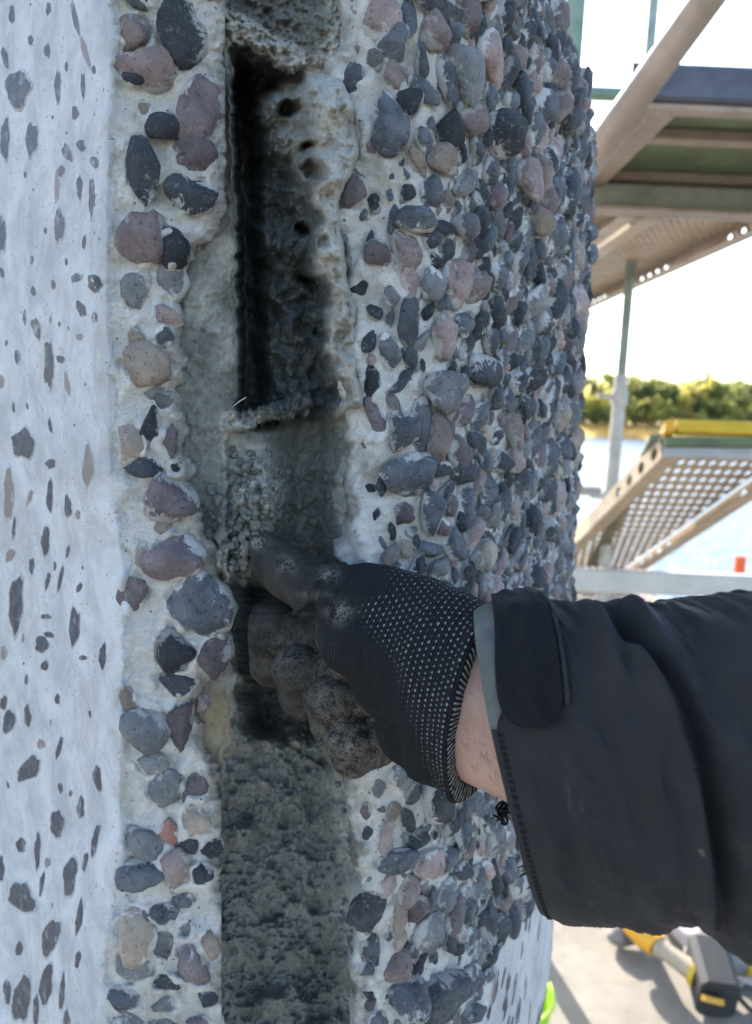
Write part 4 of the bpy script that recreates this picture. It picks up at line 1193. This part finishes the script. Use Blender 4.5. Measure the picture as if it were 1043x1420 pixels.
#--ENDHAND--
#--BACK--
# ================================================================== SCAFFOLD AND SURROUNDINGS
M_GALV = mat_plain('galvanised_steel', (0.46, 0.45, 0.43), 0.45, 0.35, 0.3, 14, 0.0008)
M_TANST = mat_plain('dusty_steel', (0.30, 0.235, 0.185), 0.55, 0.2, 0.3, 12, 0.0008)
M_GREENST = mat_plain('green_steel', (0.17, 0.25, 0.20), 0.5, 0.1, 0.35, 12)
M_NAVY = mat_plain('dark_steel', (0.075, 0.085, 0.12), 0.5, 0.2, 0.4, 12)
M_PLY = mat_plain('green_plywood', (0.12, 0.16, 0.09), 0.7, 0, 0.35, 9)
M_YEL = mat_plain('yellow_paint', (0.55, 0.37, 0.02), 0.5, 0, 0.2, 16)
M_ORANGE = mat_plain('orange_paint', (0.85, 0.13, 0.03), 0.5, 0, 0.15, 16)
M_WHITE = mat_plain('white_paint', (0.75, 0.75, 0.73), 0.5, 0, 0.15, 16)
M_RUB = mat_plain('dark_rubber', (0.035, 0.035, 0.038), 0.6, 0, 0.3, 60)
M_PLG = mat_plain('grey_plastic', (0.20, 0.19, 0.185), 0.5, 0, 0.3, 40)
M_LIME = mat_plain('lime_plastic', (0.35, 0.58, 0.02), 0.5, 0, 0.15, 20)


def tube_thing(name, label, cat, p0, p1, r, mat, group=None, coupler=None):
    t = thing(name, label, cat, tuple(p0), group)
    shade_auto(MB().tube(p0, p1, r, n=24).build('tube', mat, t))
    for q in (coupler or ()):
        c = Vector(p0).lerp(Vector(p1), q); d = (Vector(p1) - Vector(p0)).normalized()
        mb = MB(); mb.tube(c - d * 0.03, c + d * 0.03, r * 1.28, n=20); mb.build('coupler', M_GALV, t, False)
        sd_ = d.cross(Vector((0, 1, 0))).normalized()
        MB().tube(c + sd_ * r * 1.1, c + sd_ * (r + 0.045), 0.008, n=10).build('bolt', M_GALV, t, False)
    return t


# deck we stand on
deck = obj('deck_floor', *prism([(-1.6, -1.2), (2.4, -1.2), (2.4, 2.75), (-1.6, 2.75)], -0.05, 0.0), mat_plain('pale_deck', (0.255, 0.228, 0.19), 0.8, 0, 0.3, 5, 0.001), None, False, 'structure')

# brace and standards
tube_thing('scaffold_brace', 'thick dusty diagonal scaffold tube crossing in front of the upper deck', 'scaffold tube', V(1100, -165, 1.17), V(742, 328, 1.42), 0.0242, M_TANST)
pb = V(857, 575, 3.0)
std = thing('scaffold_standard', 'thin upright scaffold pole in front of the lake, green above and grey below', 'scaffold pole', (pb.x, pb.y, -6.4))
tr = lambda z: Vector((pb.x, pb.y, z))
zj = V(860, 520, 3.0).z
shade_auto(MB().tube(tr(-6.4), tr(zj), 0.0245, n=24).build('lower_tube', M_GALV, std))
shade_auto(MB().tube(tr(zj - 0.02), tr(3.2), 0.0185, n=24).build('upper_tube', mat_plain('grey_green_steel', (0.27, 0.33, 0.29), 0.5, 0.2, 0.35, 12), std))
for yy in (551, 690):
    c = V(853, yy, 3.0); c = Vector((pb.x, pb.y, c.z))
    cp = MB().tube(c - Vector((0, 0, 0.025)), c + Vector((0, 0, 0.025)), 0.031, n=20).build('coupler', M_GALV, std)
    MB().tube(c + Vector((-0.03, -0.01, 0)), c + Vector((-0.085, -0.01, 0.004)), 0.009, n=10).build('bolt', M_GALV, cp)
lp = V(853, 684, 3.0)
tube_thing('scaffold_rail', 'short level scaffold tube joining the thin pole beside the panel', 'scaffold tube', Vector((pb.x - 0.03, pb.y + 0.04, lp.z)), Vector((pb.x - 1.1, pb.y + 0.04, lp.z)), 0.019, M_GALV)
fp = floor_pt(706, 1256)
tube_thing('near_standard', 'grey scaffold pole rising behind the pebbled panel, its top showing above the corner', 'scaffold pole', (fp.x, fp.y, 0.0), (fp.x, fp.y, 3.0), 0.0242, M_GREENST)
q = V(845, 131, 2.4)
tube_thing('upper_rail', 'pale green level tube just left of the diagonal brace', 'scaffold tube', q + Vector((-0.9, 0, 0)), q + Vector((0.05, 0, 0.0)), 0.019, M_GREENST)

# upper deck: steel frame with green plywood seen from below
a = V(955, 146, 1.5); zt = a.z
Yn, Yf = 1.5, 2.35
x0, x1 = a.x - 0.055, a.x + 1.15
ud = thing('upper_deck', 'scaffold deck overhead with green plywood panels in a dusty steel frame', 'scaffold deck', ((x0 + x1) / 2, (Yn + Yf) / 2, zt))
MB().box((x0 - 0.06, Yn, zt + 0.03), (x1, Yn, zt + 0.03), 0.05, 0.062).build('front_beam', M_NAVY, ud)
MB().box((x0 - 0.05, Yn + 0.002, zt - 0.008), (x1, Yn + 0.002, zt - 0.008), 0.03, 0.012).build('front_flange', M_TANST, ud)
for xx in (x0, x1 - 0.02, x0 + 0.62):
    MB().box((xx, Yn + 0.03, zt + 0.028), (xx, Yf, zt + 0.028), 0.035, 0.06).build('side_beam', M_TANST, ud)
    MB().box((xx + 0.02, Yn + 0.03, zt - 0.004), (xx + 0.02, Yf, zt - 0.004), 0.05, 0.006).build('side_flange', M_TANST, ud)
for k, yy in enumerate((1.76, 2.06, 2.33)):
    MB().box((x0 + 0.02, yy, zt + 0.032), (x1 - 0.04, yy, zt + 0.032), 0.04, 0.024).build('cross_beam', M_TANST, ud)
for y0, y1 in ((1.52, 1.75), (1.77, 2.05), (2.07, 2.34)):
    for xa, xb in ((x0 + 0.02, x0 + 0.60), (x0 + 0.64, x1 - 0.03)):
        MB().box(((xa + xb) / 2, y0, zt + 0.052), ((xa + xb) / 2, y1, zt + 0.052), xb - xa, 0.012).build('plywood_panel', M_PLY, ud)

# ledger under it
la = V(940, 278, 2.05)
lg = thing('scaffold_ledger', 'level grey green steel beam carrying the perforated planks', 'scaffold beam', (0.9, 2.05, la.z))
MB().box((0.2, 2.05, la.z), (1.9, 2.05, la.z), 0.05, 0.062).build('beam', mat_plain('weathered_steel', (0.30, 0.31, 0.27), 0.55, 0.2, 0.35, 10), lg)
MB().box((0.2, 2.03, la.z - 0.036), (1.9, 2.03, la.z - 0.036), 0.07, 0.008).build('lower_lip', M_TANST, lg)


def plate(mb, o, ux, uy, nx, ny, pitch, r, py_=None, st=1.0):
    """flat plate of nx x ny cells, each with an octagonal hole; every second row is staggered"""
    nv = ux.cross(uy).normalized(); py_ = py_ or pitch
    for j in range(ny):
        sh = 0.5 * (j % 2)
        for i in range(nx - (j % 2)):
            c = o + ux * ((i + 0.5 + sh) * pitch) + uy * ((j + 0.5) * py_)
            h = pitch / 2; g = py_ / 2
            sq = [(-h, -g), (0, -g), (h, -g), (h, 0), (h, g), (0, g), (-h, g), (-h, 0)]
            an = [225, 270, 315, 0, 45, 90, 135, 180]
            vs = [c + ux * a + uy * b for a, b in sq] + [c + ux * (r * math.cos(R(t))) + uy * (r * st * math.sin(R(t))) for t in an] + [c - nv * 0.002 + ux * (r * 0.95 * math.cos(R(t))) + uy * (r * 0.95 * st * math.sin(R(t))) for t in an]
            fs = [(k, (k + 1) % 8, 8 + (k + 1) % 8, 8 + k) for k in range(8)] + [(8 + k, 8 + (k + 1) % 8, 16 + (k + 1) % 8, 16 + k) for k in range(8)]
            mb.add(vs, fs)
        if j % 2:
            for e in (0, nx - 0.5):
                c = o + ux * (e * pitch) + uy * (j * py_)
                mb.add([c, c + ux * pitch * 0.5, c + ux * pitch * 0.5 + uy * py_, c + uy * py_], [(0, 1, 2, 3)])


def lip(o, along, ln, down, ht, holes, r, stretch=1.0):
    """side lip of a steel plank with a row of holes, as one strip of holed cells"""
    mb = MB(); n = holes; pit = ln / n
    nv = along.cross(down).normalized()
    for i in range(n):
        c = o + along * ((i + 0.5) * pit) + down * (ht / 2)
        a, b = pit / 2, ht / 2
        sq = [(-a, -b), (0, -b), (a, -b), (a, 0), (a, b), (0, b), (-a, b), (-a, 0)]
        an = [225, 270, 315, 0, 45, 90, 135, 180]
        vs = [c + along * x + down * y for x, y in sq] + [c + along * (r * stretch * math.cos(R(t))) + down * (r * math.sin(R(t))) for t in an]
        vs += [p + nv * 0.003 for p in vs]
        fs = [(k, (k + 1) % 8, 8 + (k + 1) % 8, 8 + k) for k in range(8)] + [(16 + k, 24 + k, 24 + (k + 1) % 8, 16 + (k + 1) % 8) for k in range(8)] + [(8 + k, 8 + (k + 1) % 8, 24 + (k + 1) % 8, 24 + k) for k in range(8)]
        if i % 9 > 3: fs = [(0, 2, 4, 6), (16, 22, 20, 18)]
        mb.add(vs, fs)
    return mb


M_PERF = mat_plain('perforated_steel', (0.42, 0.325, 0.225), 0.5, 0.2, 0.25, 10)
X, Yv, Zv = Vector((1, 0, 0)), Vector((0, 1, 0)), Vector((0, 0, 1))


def plank(name, label, o, ux, uy, wd, ln, pitch, r, lip_h, lip_n, lip_r, mat, group=None, lips=(0, 1), py_=None, st=1.0):
    """steel scaffold plank: perforated sheet with a holed lip along both sides, hanging along -normal"""
    nv = ux.cross(uy).normalized()
    t = thing(name, label, 'scaffold plank', tuple(o), group)
    mb = MB(); py_ = py_ or pitch; nx = int(wd / pitch); ny = int(ln / py_); plate(mb, o + ux * ((wd - nx * pitch) / 2), ux, uy, nx, ny, pitch, r, py_, st)
    mb.build('perforated_sheet', mat, t)
    for s in lips:
        lip(o + ux * (wd * s), uy, ny * py_, -nv, lip_h, lip_n, lip_r, 1.5).build('side_lip', mat, t)
        e = o + ux * (wd * s + (0.02 if s == 0 else -0.02)) - nv * lip_h
        MB().box(e, e + uy * (ny * py_), 0.045, 0.004, nv).build('lip_flange', mat, t)
    for e in (0.0, ny * py_):
        MB().box(o + uy * e - nv * lip_h / 2, o + uy * e + ux * wd - nv * lip_h / 2, 0.01, lip_h, nv).build('end_cap', M_GALV, t)
    return t


pz = V(930, 300, 2.12).z
xr = V(1040, 331, 2.3).x
plank('steel_plank', 'perforated steel plank overhead with bright holes along its outer edge', Vector((xr - 0.36, 2.12, pz + 0.045)), X, Yv, 0.36, 1.95, 0.024, 0.0052, 0.05, 22, 0.011, M_PERF, 'steel planks overhead')
plank('steel_plank', 'perforated steel plank overhead next to the pebbled panel', Vector((xr - 0.745, 2.12, pz + 0.045)), X, Yv, 0.36, 1.95, 0.024, 0.0052, 0.05, 22, 0.011, M_PERF, 'steel planks overhead')
eb = V(860, 414, 4.0)
tube_thing('end_ledger', 'level tube under the far ends of the overhead planks', 'scaffold tube', Vector((0.3, 4.03, pz - 0.03)), Vector((xr + 0.01, 4.03, pz - 0.03)), 0.024, M_GALV)

# perforated plank sloping down and away
tl, tr_, bl = V(917, 606, 2.0), V(1120, 612, 2.0), V(813, 800, 3.5)
ux = (tr_ - tl); wdt = ux.length; ux.normalize(); uy = (bl - tl); lnt = uy.length; uy = (uy - ux * uy.dot(ux)).normalized()
hp_ = plank('tilted_plank', 'perforated steel plank sloping down behind the level grey beam', tl, ux, uy, wdt, lnt, 0.029, 0.0080, 0.055, 16, 0.017, M_PERF, None, (0, 1), 0.068, 2.7)
nv = ux.cross(uy).normalized()
MB().box(tl - uy * 0.02 + ux * 0.03 + nv * 0.02, tl - uy * 0.02 + ux * (wdt + 0.03) + nv * 0.02, 0.03, 0.034, nv).build('yellow_bar', M_YEL, hp_)
MB().box(tl - uy * 0.012 + ux * 0.0 - nv * 0.02, tl - uy * 0.012 + ux * wdt - nv * 0.012, 0.03, 0.022, nv).build('green_bar', M_PLY, hp_)
hk = MB(); hk.box(tl + ux * 0.005 - uy * 0.05 + nv * 0.012, tl + ux * 0.02 + uy * 0.03 + nv * 0.012, 0.025, 0.03, nv); hk.build('yellow_hook', mat_plain('orange_yellow_paint', (0.62, 0.33, 0.02), 0.5), hp_)
MB().box(tl + uy * 0.01 + nv * 0.006, bl + nv * 0.006, 0.012, 0.05, ux).build('green_edge', M_GREENST, hp_)

# level beam and what lies beyond it
bm_ = V(925, 808, 2.9)
gb = thing('toe_beam', 'level pale grey galvanised beam across the foot of the sloping plank', 'scaffold beam', (0.9, 2.9, bm_.z))
MB().box((0.64, 2.9, bm_.z), (2.6, 2.9, bm_.z), 0.05, 0.088).build('beam', mat_plain('pale_galvanised', (0.50, 0.50, 0.48), 0.5, 0.2, 0.2, 8), gb)
lo = V(815, 842, 3.0)
plank('lower_plank', 'perforated dusty plank just below the level grey beam', Vector((lo.x - 0.2, 2.96, lo.z)), X, Yv, 0.55, 1.2, 0.03, 0.009, 0.05, 12, 0.012, M_TANST, None)
om = V(1026, 785, 4.2)
mk = thing('orange_marker', 'small upright orange and white marker beyond the level grey beam', 'marker', (om.x, om.y, om.z - 0.2))
MB().box((om.x, om.y, om.z - 0.05), (om.x, om.y, om.z + 0.055), 0.055, 0.02, (0, 1, 0)).build('orange_band', M_ORANGE, mk)
MB().box((om.x, om.y, om.z - 0.5), (om.x, om.y, om.z - 0.052), 0.055, 0.02, (0, 1, 0)).build('white_band', M_WHITE, mk)
ob = V(1000, 829, 3.6)
br = thing('barrier_board', 'slanting orange and white barrier board just above the jacket sleeve', 'barrier', tuple(ob))
MB().box(ob + Vector((-0.05, 0, -0.012)), ob + Vector((0.045, 0, 0.012)), 0.02, 0.045).build('orange_stripe', M_ORANGE, br)
MB().box(ob + Vector((-0.24, 0, -0.06)), ob + Vector((-0.052, 0, -0.0125)), 0.02, 0.045).build('white_stripe', M_WHITE, br)
MB().box(ob + Vector((0.047, 0, 0.0125)), ob + Vector((0.16, 0, 0.04)), 0.02, 0.045).build('white_stripe', M_WHITE, br)

# ---------------- power tool on the deck
def fl(px_, py_, h): p = floor_pt(px_, py_); d = (p - Vector(CAM)); t = (h - CAMZ) / d.z; return Vector(CAM) + d * t
tool = thing('rotary_hammer', 'yellow and black rotary hammer lying on the sunlit deck', 'power tool', tuple(floor_pt(960, 1350)))
g0, g1, g2 = fl(872, 1272, 0.10), fl(912, 1312, 0.085), fl(968, 1352, 0.075)
shade_auto(MB().path([g0, g0.lerp(g1, 0.15), g0.lerp(g1, 0.6), g1], [0.022, 0.034, 0.035, 0.028], 18).build('handle', mat_plain('orange_plastic', (0.75, 0.36, 0.02), 0.45), tool))
shade_auto(MB().path([g1, g1.lerp(g2, 0.3), g2], [0.024, 0.020, 0.024], 16).build('shaft', mat_plain('tan_plastic', (0.40, 0.33, 0.24), 0.5), tool))
shade_auto(MB().path([g2 - (g2 - g1) * 0.12, g2], [0.030, 0.030], 16).build('collar', M_YEL, tool))
h0 = fl(985, 1356, 0.07)
hd_ = MB(); hd_.box(h0 + Vector((-0.005, -0.055, -0.01)), h0 + Vector((0.01, 0.06, 0.02)), 0.085, 0.11, (0, 0, 1), 0.16); shade_auto(hd_.build('battery', M_RUB, tool))
pn = MB(); pn.box(h0 + Vector((-0.022, -0.062, -0.01)), h0 + Vector((-0.02, -0.056, 0.0)), 0.045, 0.07, (0, 0, 1), 0.2); pn.build('battery_plate', mat_plain('amber_plastic', (0.55, 0.30, 0.03), 0.45), tool)
b0_ = fl(1012, 1325, 0.09); bd_ = Vector((1, 0.25, 0.05)).normalized()
shade_auto(MB().path([b0_ - bd_ * 0.03, b0_, b0_ + bd_ * 0.2], [0.036, 0.042, 0.045], 22).build('motor_body', M_PLG, tool))
for q_2 in (0.018, 0.062):
    shade_auto(MB().path([b0_ + bd_ * q_2, b0_ + bd_ * (q_2 + 0.02)], [0.047, 0.047], 22).build('yellow_ring', M_YEL, tool))
s0 = fl(872, 1300, 0.03)
shade_auto(MB().path([s0 + Vector((-0.05, -0.01, 0)), s0 + Vector((-0.03, 0, 0.004)), s0 + Vector((0.03, 0.01, 0.01)), g1 - Vector((0, 0, 0.03))], [0.012, 0.03, 0.03, 0.018], 16).build('dust_nozzle', M_PLG, tool))
for k in range(4):
    vb = h0 + Vector((-0.03 + 0.02 * k, -0.02 + 0.012 * k, 0.0475)); MB().box(vb, vb + Vector((0.004, 0.04, 0)), 0.006, 0.004).build('vent', M_PLG, tool)
MB().path([h0 + Vector((0.03, 0.05, -0.02)), fl(1040, 1400, 0.012), fl(1100, 1420, 0.008), fl(1200, 1380, 0.008)], [0.006] * 4, 10).build('cable', M_RUB, tool, True)
# pale rag behind the tool
rc = fl(985, 1298, 0.05); gx_ = np.linspace(-1, 1, 26); RX, RY = np.meshgrid(gx_, gx_)
rz = 0.05 * np.exp(-(RX ** 2 + RY ** 2) * 1.6) + 0.022 * fbm(RX * 2.2, RY * 2.2, None, 201, 4)
rv = np.stack([rc.x + 0.06 + RX * 0.15 + 0.03 * fbm(RX * 2, RY * 2, None, 5, 2), rc.y + RY * 0.12, np.maximum(0.003, rz + 0.012)], -1).reshape(-1, 3)
rg_ = obj('rag', rv, grid_faces(26, 26), mat_plain('pale_rag', (0.55, 0.50, 0.48), 0.9, 0, 0.2, 20), None, True)
rg_['label'] = 'crumpled pale rag on the deck behind the yellow power tool'; rg_['category'] = 'rag'
so = rg_.modifiers.new('thick', 'SOLIDIFY'); so.thickness = 0.003
# lime tub at the foot of the panel
lt_ = floor_pt(741, 1452); tb = thing('lime_tub', 'lime green tub on the deck half hidden behind the pebbled panel', 'tub', (lt_.x, lt_.y + 0.03, 0))
c0 = Vector((floor_pt(761, 1440).x - 0.098, lt_.y + 0.03, 0))
wl3 = MB(); prof = [(0.0, 0.004), (0.085, 0.0), (0.092, 0.05), (0.098, 0.11), (0.093, 0.11), (0.087, 0.05), (0.08, 0.008), (0.0, 0.010)]
nn = 36; vs = [c0 + Vector((r_ * math.cos(2 * math.pi * k / nn), r_ * math.sin(2 * math.pi * k / nn), z_)) for r_, z_ in prof for k in range(nn)]
fs = [(i * nn + k, i * nn + (k + 1) % nn, (i + 1) * nn + (k + 1) % nn, (i + 1) * nn + k) for i in range(len(prof) - 1) for k in range(nn)]
shade_auto(wl3.add(vs, fs).build('bucket_wall', M_LIME, tb))
shade_auto(MB().path([c0 + Vector((0.099 * math.cos(t), 0.099 * math.sin(t), 0.108)) for t in np.linspace(0, 2 * math.pi, 37)], [0.005] * 37, 8, False).build('bucket_rim', M_LIME, tb))

# ---------------- lake, far shore, trees
WZ = CAMZ - 8.0
kw = NT('lake_water'); kw.col((0.07, 0.13, 0.19)); kw.rough(0.3, 0.2)
kw.bump(kw.noise(0.9, 4, 0.6, kw.pos((1, 0.35, 1))), 1.0, 0.5)
obj('lake', [(-2500, 22, WZ), (2500, 22, WZ), (2500, 420, WZ), (-2500, 420, WZ)], [(0, 1, 2, 3)], kw.m, None, False, 'structure')
gx_ = np.concatenate([np.arange(-400, 0, 40), np.arange(0, 220, 4.0), np.arange(220, 700, 40)]); gy_ = np.concatenate([np.arange(228, 290, 2.5), np.array([300, 340, 420, 600, 1000, 2000, 5000])])
GX, GY = np.meshgrid(gx_, gy_)
sh = 238 + 3.0 * fbm(GX / 26, GX * 0, None, 301, 3)
GZ = WZ + np.clip((GY - sh) * 0.20, -1.2, 3.8) + 0.12 * fbm(GX / 4, GY / 3, None, 303, 3) + np.clip((GY - 262) * 0.02, 0, 4)
kt = NT('reed_bank'); n1 = kt.noise(0.25, 4); n2 = kt.noise(1.8, 3)
kt.col(kt.mix(kt.ramp(n2, 0.3, 0.7), (0.62, 0.42, 0.19), kt.mix(kt.ramp(n1, 0.4, 0.6), (0.66, 0.50, 0.24), (0.45, 0.42, 0.16)))); kt.rough(0.9, 0.2)
obj('far_shore', np.stack([GX, GY, GZ], -1).reshape(-1, 3), grid_faces(len(gy_), len(gx_)), kt.m, None, True, 'structure')
gz0 = WZ - 1.6
obj('ground', [(-3000, -3000, gz0), (3000, -3000, gz0), (3000, 5200, gz0), (-3000, 5200, gz0)], [(0, 1, 2, 3)], mat_plain('bank_earth', (0.14, 0.12, 0.085), 0.9, 0, 0.4, 0.3), None, False, 'structure')
gx_ = np.linspace(-60, 60, 40); gy_ = np.linspace(-60, 26, 30); GX, GY = np.meshgrid(gx_, gy_)
obj('near_bank', np.stack([GX, GY, WZ + 0.25 - np.clip((GY - 16) * 0.1, 0, 2) + 0.1 * fbm(GX / 5, GY / 5, None, 305, 3)], -1).reshape(-1, 3), grid_faces(30, 40), mat_plain('gravel_bank', (0.24, 0.22, 0.19), 0.9, 0, 0.4, 1.5), None, True, 'structure')
# reeds along the water's edge
vs, fs = [], []
for k in range(5200):
    x = random.uniform(52, 150); y = 238 + random.uniform(0.5, 15); z = WZ + max(0, (y - 239) * 0.19); h_ = random.uniform(1.1, 2.3); l_ = random.uniform(-0.4, 0.4); wd_ = random.uniform(0.08, 0.2)
    b = len(vs); an = random.uniform(0, 3.14); dx, dy = math.cos(an) * wd_, math.sin(an) * wd_
    vs += [(x - dx, y - dy, z), (x + dx, y + dy, z), (x + l_, y, z + h_)]; fs.append((b, b + 1, b + 2))

vs_r, fs_r = vs, fs

def mat_leaf(name, c1, c2):
    k = NT(name); n = k.noise(0.5, 4, 0.6); c = k.mix(k.ramp(n, 0.3, 0.7), c1, c2)
    k.col(c); k.rough(0.7, 0.25)
    tl_ = k.n('ShaderNodeBsdfTranslucent'); hs = k.n('ShaderNodeHueSaturation'); hs.inputs['Value'].default_value = 1.9; k.l(c, hs.inputs['Color']); k.l(hs.outputs[0], tl_.inputs[0])
    ms = k.n('ShaderNodeMixShader'); ms.inputs[0].default_value = 0.66
    k.l(k.b.outputs[0], ms.inputs[1]); k.l(tl_.outputs[0], ms.inputs[2]); k.l(ms.outputs[0], k.out.inputs[0])
    return k.m


LEAF = {'green': mat_leaf('green_leaves', (0.17, 0.19, 0.075), (0.25, 0.26, 0.10)), 'yellow': mat_leaf('yellow_leaves', (0.34, 0.32, 0.10), (0.42, 0.38, 0.13)),
        'dark': mat_leaf('dark_needles', (0.10, 0.13, 0.07), (0.14, 0.17, 0.08)), 'rust': mat_leaf('rust_leaves', (0.26, 0.16, 0.05), (0.30, 0.22, 0.07))}
obj('reeds', np.array(vs_r), fs_r, mat_leaf('reed', (0.52, 0.34, 0.13), (0.58, 0.43, 0.18)), None, False, 'stuff')
M_BARK = mat_plain('bark', (0.12, 0.09, 0.065), 0.9, 0, 0.4, 2)


def crown_mesh(i, kind):
    rg = np.random.default_rng(500 + i); vs, fs = [], []
    cl = []
    if kind == 'dark':
        for k in range(46):
            t = rg.uniform(0.10, 1.0); r = (1 - t) * 0.24 + 0.015; an = rg.uniform(0, 6.28); cl.append((math.cos(an) * r * rg.uniform(.3, 1), math.sin(an) * r * rg.uniform(.3, 1), t, 0.05 + 0.05 * (1 - t)))
    else:
        for k in range(64):
            d = rg.normal(size=3); d /= np.linalg.norm(d); rr = rg.uniform(0.35, 1.0)
            cl.append((d[0] * 0.32 * rr, d[1] * 0.32 * rr, 0.54 + d[2] * 0.44 * rr, rg.uniform(0.07, 0.12)))
    for (x, y, z, r) in cl:
        for q in range(26):
            d = rg.normal(size=3); d /= np.linalg.norm(d); c = np.array([x, y, z]) + d * r * rg.uniform(0.5, 1) * np.array([1, 1, 0.75])
            a = rg.normal(size=3); a /= np.linalg.norm(a); e = np.cross(a, d); e /= np.linalg.norm(e) + 1e-9; s_ = rg.uniform(0.016, 0.032)
            b = len(vs); vs += [c - a * s_, c + e * s_, c + a * s_, c - e * s_]; fs.append((b, b + 1, b + 2, b + 3))
    return mesh_data('crown', np.array(vs), fs, LEAF[kind], False)


def trunk_mesh():
    mb = MB(); mb.path([(0, 0, -0.05), (0.004, 0, 0.3), (-0.006, 0.004, 0.6), (0, 0, 0.92)], [0.020, 0.015, 0.010, 0.003], 8)
    for k in range(7):
        a = k * 2.4; z = 0.3 + k * 0.07; mb.path([(0, 0, z), (0.12 * math.cos(a), 0.12 * math.sin(a), z + 0.08), (0.2 * math.cos(a), 0.2 * math.sin(a), z + 0.17)], [0.008, 0.005, 0.002], 5)
    return mesh_data('trunk', np.array([tuple(p) for p in mb.v]), mb.f, M_BARK, False)


TK = trunk_mesh()
CR = {k: [crown_mesh(i + 10 * j, k) for i in range(3)] for j, k in enumerate(LEAF)}
TLAB = {'green': ('broadleaf_tree', 'leafy green tree in the wood on the far shore', 'green trees on the far shore'), 'yellow': ('autumn_tree', 'yellow green autumn tree in the wood on the far shore', 'yellow trees on the far shore'),
        'dark': ('spruce_tree', 'narrow dark pointed conifer in the wood on the far shore', 'conifers on the far shore'), 'rust': ('rust_tree', 'low orange brown autumn tree at the edge of the far wood', 'rust coloured trees on the far shore')}
tl2 = []
for k in range(27): tl2.append((64 + k * 2.8 + random.uniform(-1, 1), 268 + random.uniform(0, 12), random.uniform(15.5, 20), random.choice(['green', 'green', 'dark', 'yellow', 'green', 'green'])))
for k in range(25): tl2.append((62 + k * 3.0 + random.uniform(-1.2, 1.2), 257 + random.uniform(0, 6), random.uniform(9, 13), random.choice(['green', 'yellow', 'yellow', 'green', 'dark'])))
for k in range(30): tl2.append((60 + k * 2.6 + random.uniform(-1.2, 1.2), 253 + random.uniform(0, 3), random.uniform(3.5, 7), random.choice(['yellow', 'green', 'yellow', 'green']) if k not in (10, 11, 15) else 'rust'))
for (x, y, h_, kd) in tl2:
    nm, lb, gp = TLAB[kd]
    gz_ = WZ + min(3.8, (y - 238) * 0.20) + max(0, (y - 262) * 0.02)
    t = thing(nm, lb, 'tree', (x, y, gz_), gp)
    t.rotation_euler = (0, 0, random.uniform(0, 6.28)); wdx = random.uniform(0.85, 1.15) * (1.0 if h_ > 9 else 1.4)
    for nm2, me in (('trunk', TK), ('crown', random.choice(CR[kd]))):
        o = bpy.data.objects.new(nm2, me); link(o, t); o.scale = (h_ * wdx, h_ * wdx, h_)
#--ENDBACK--
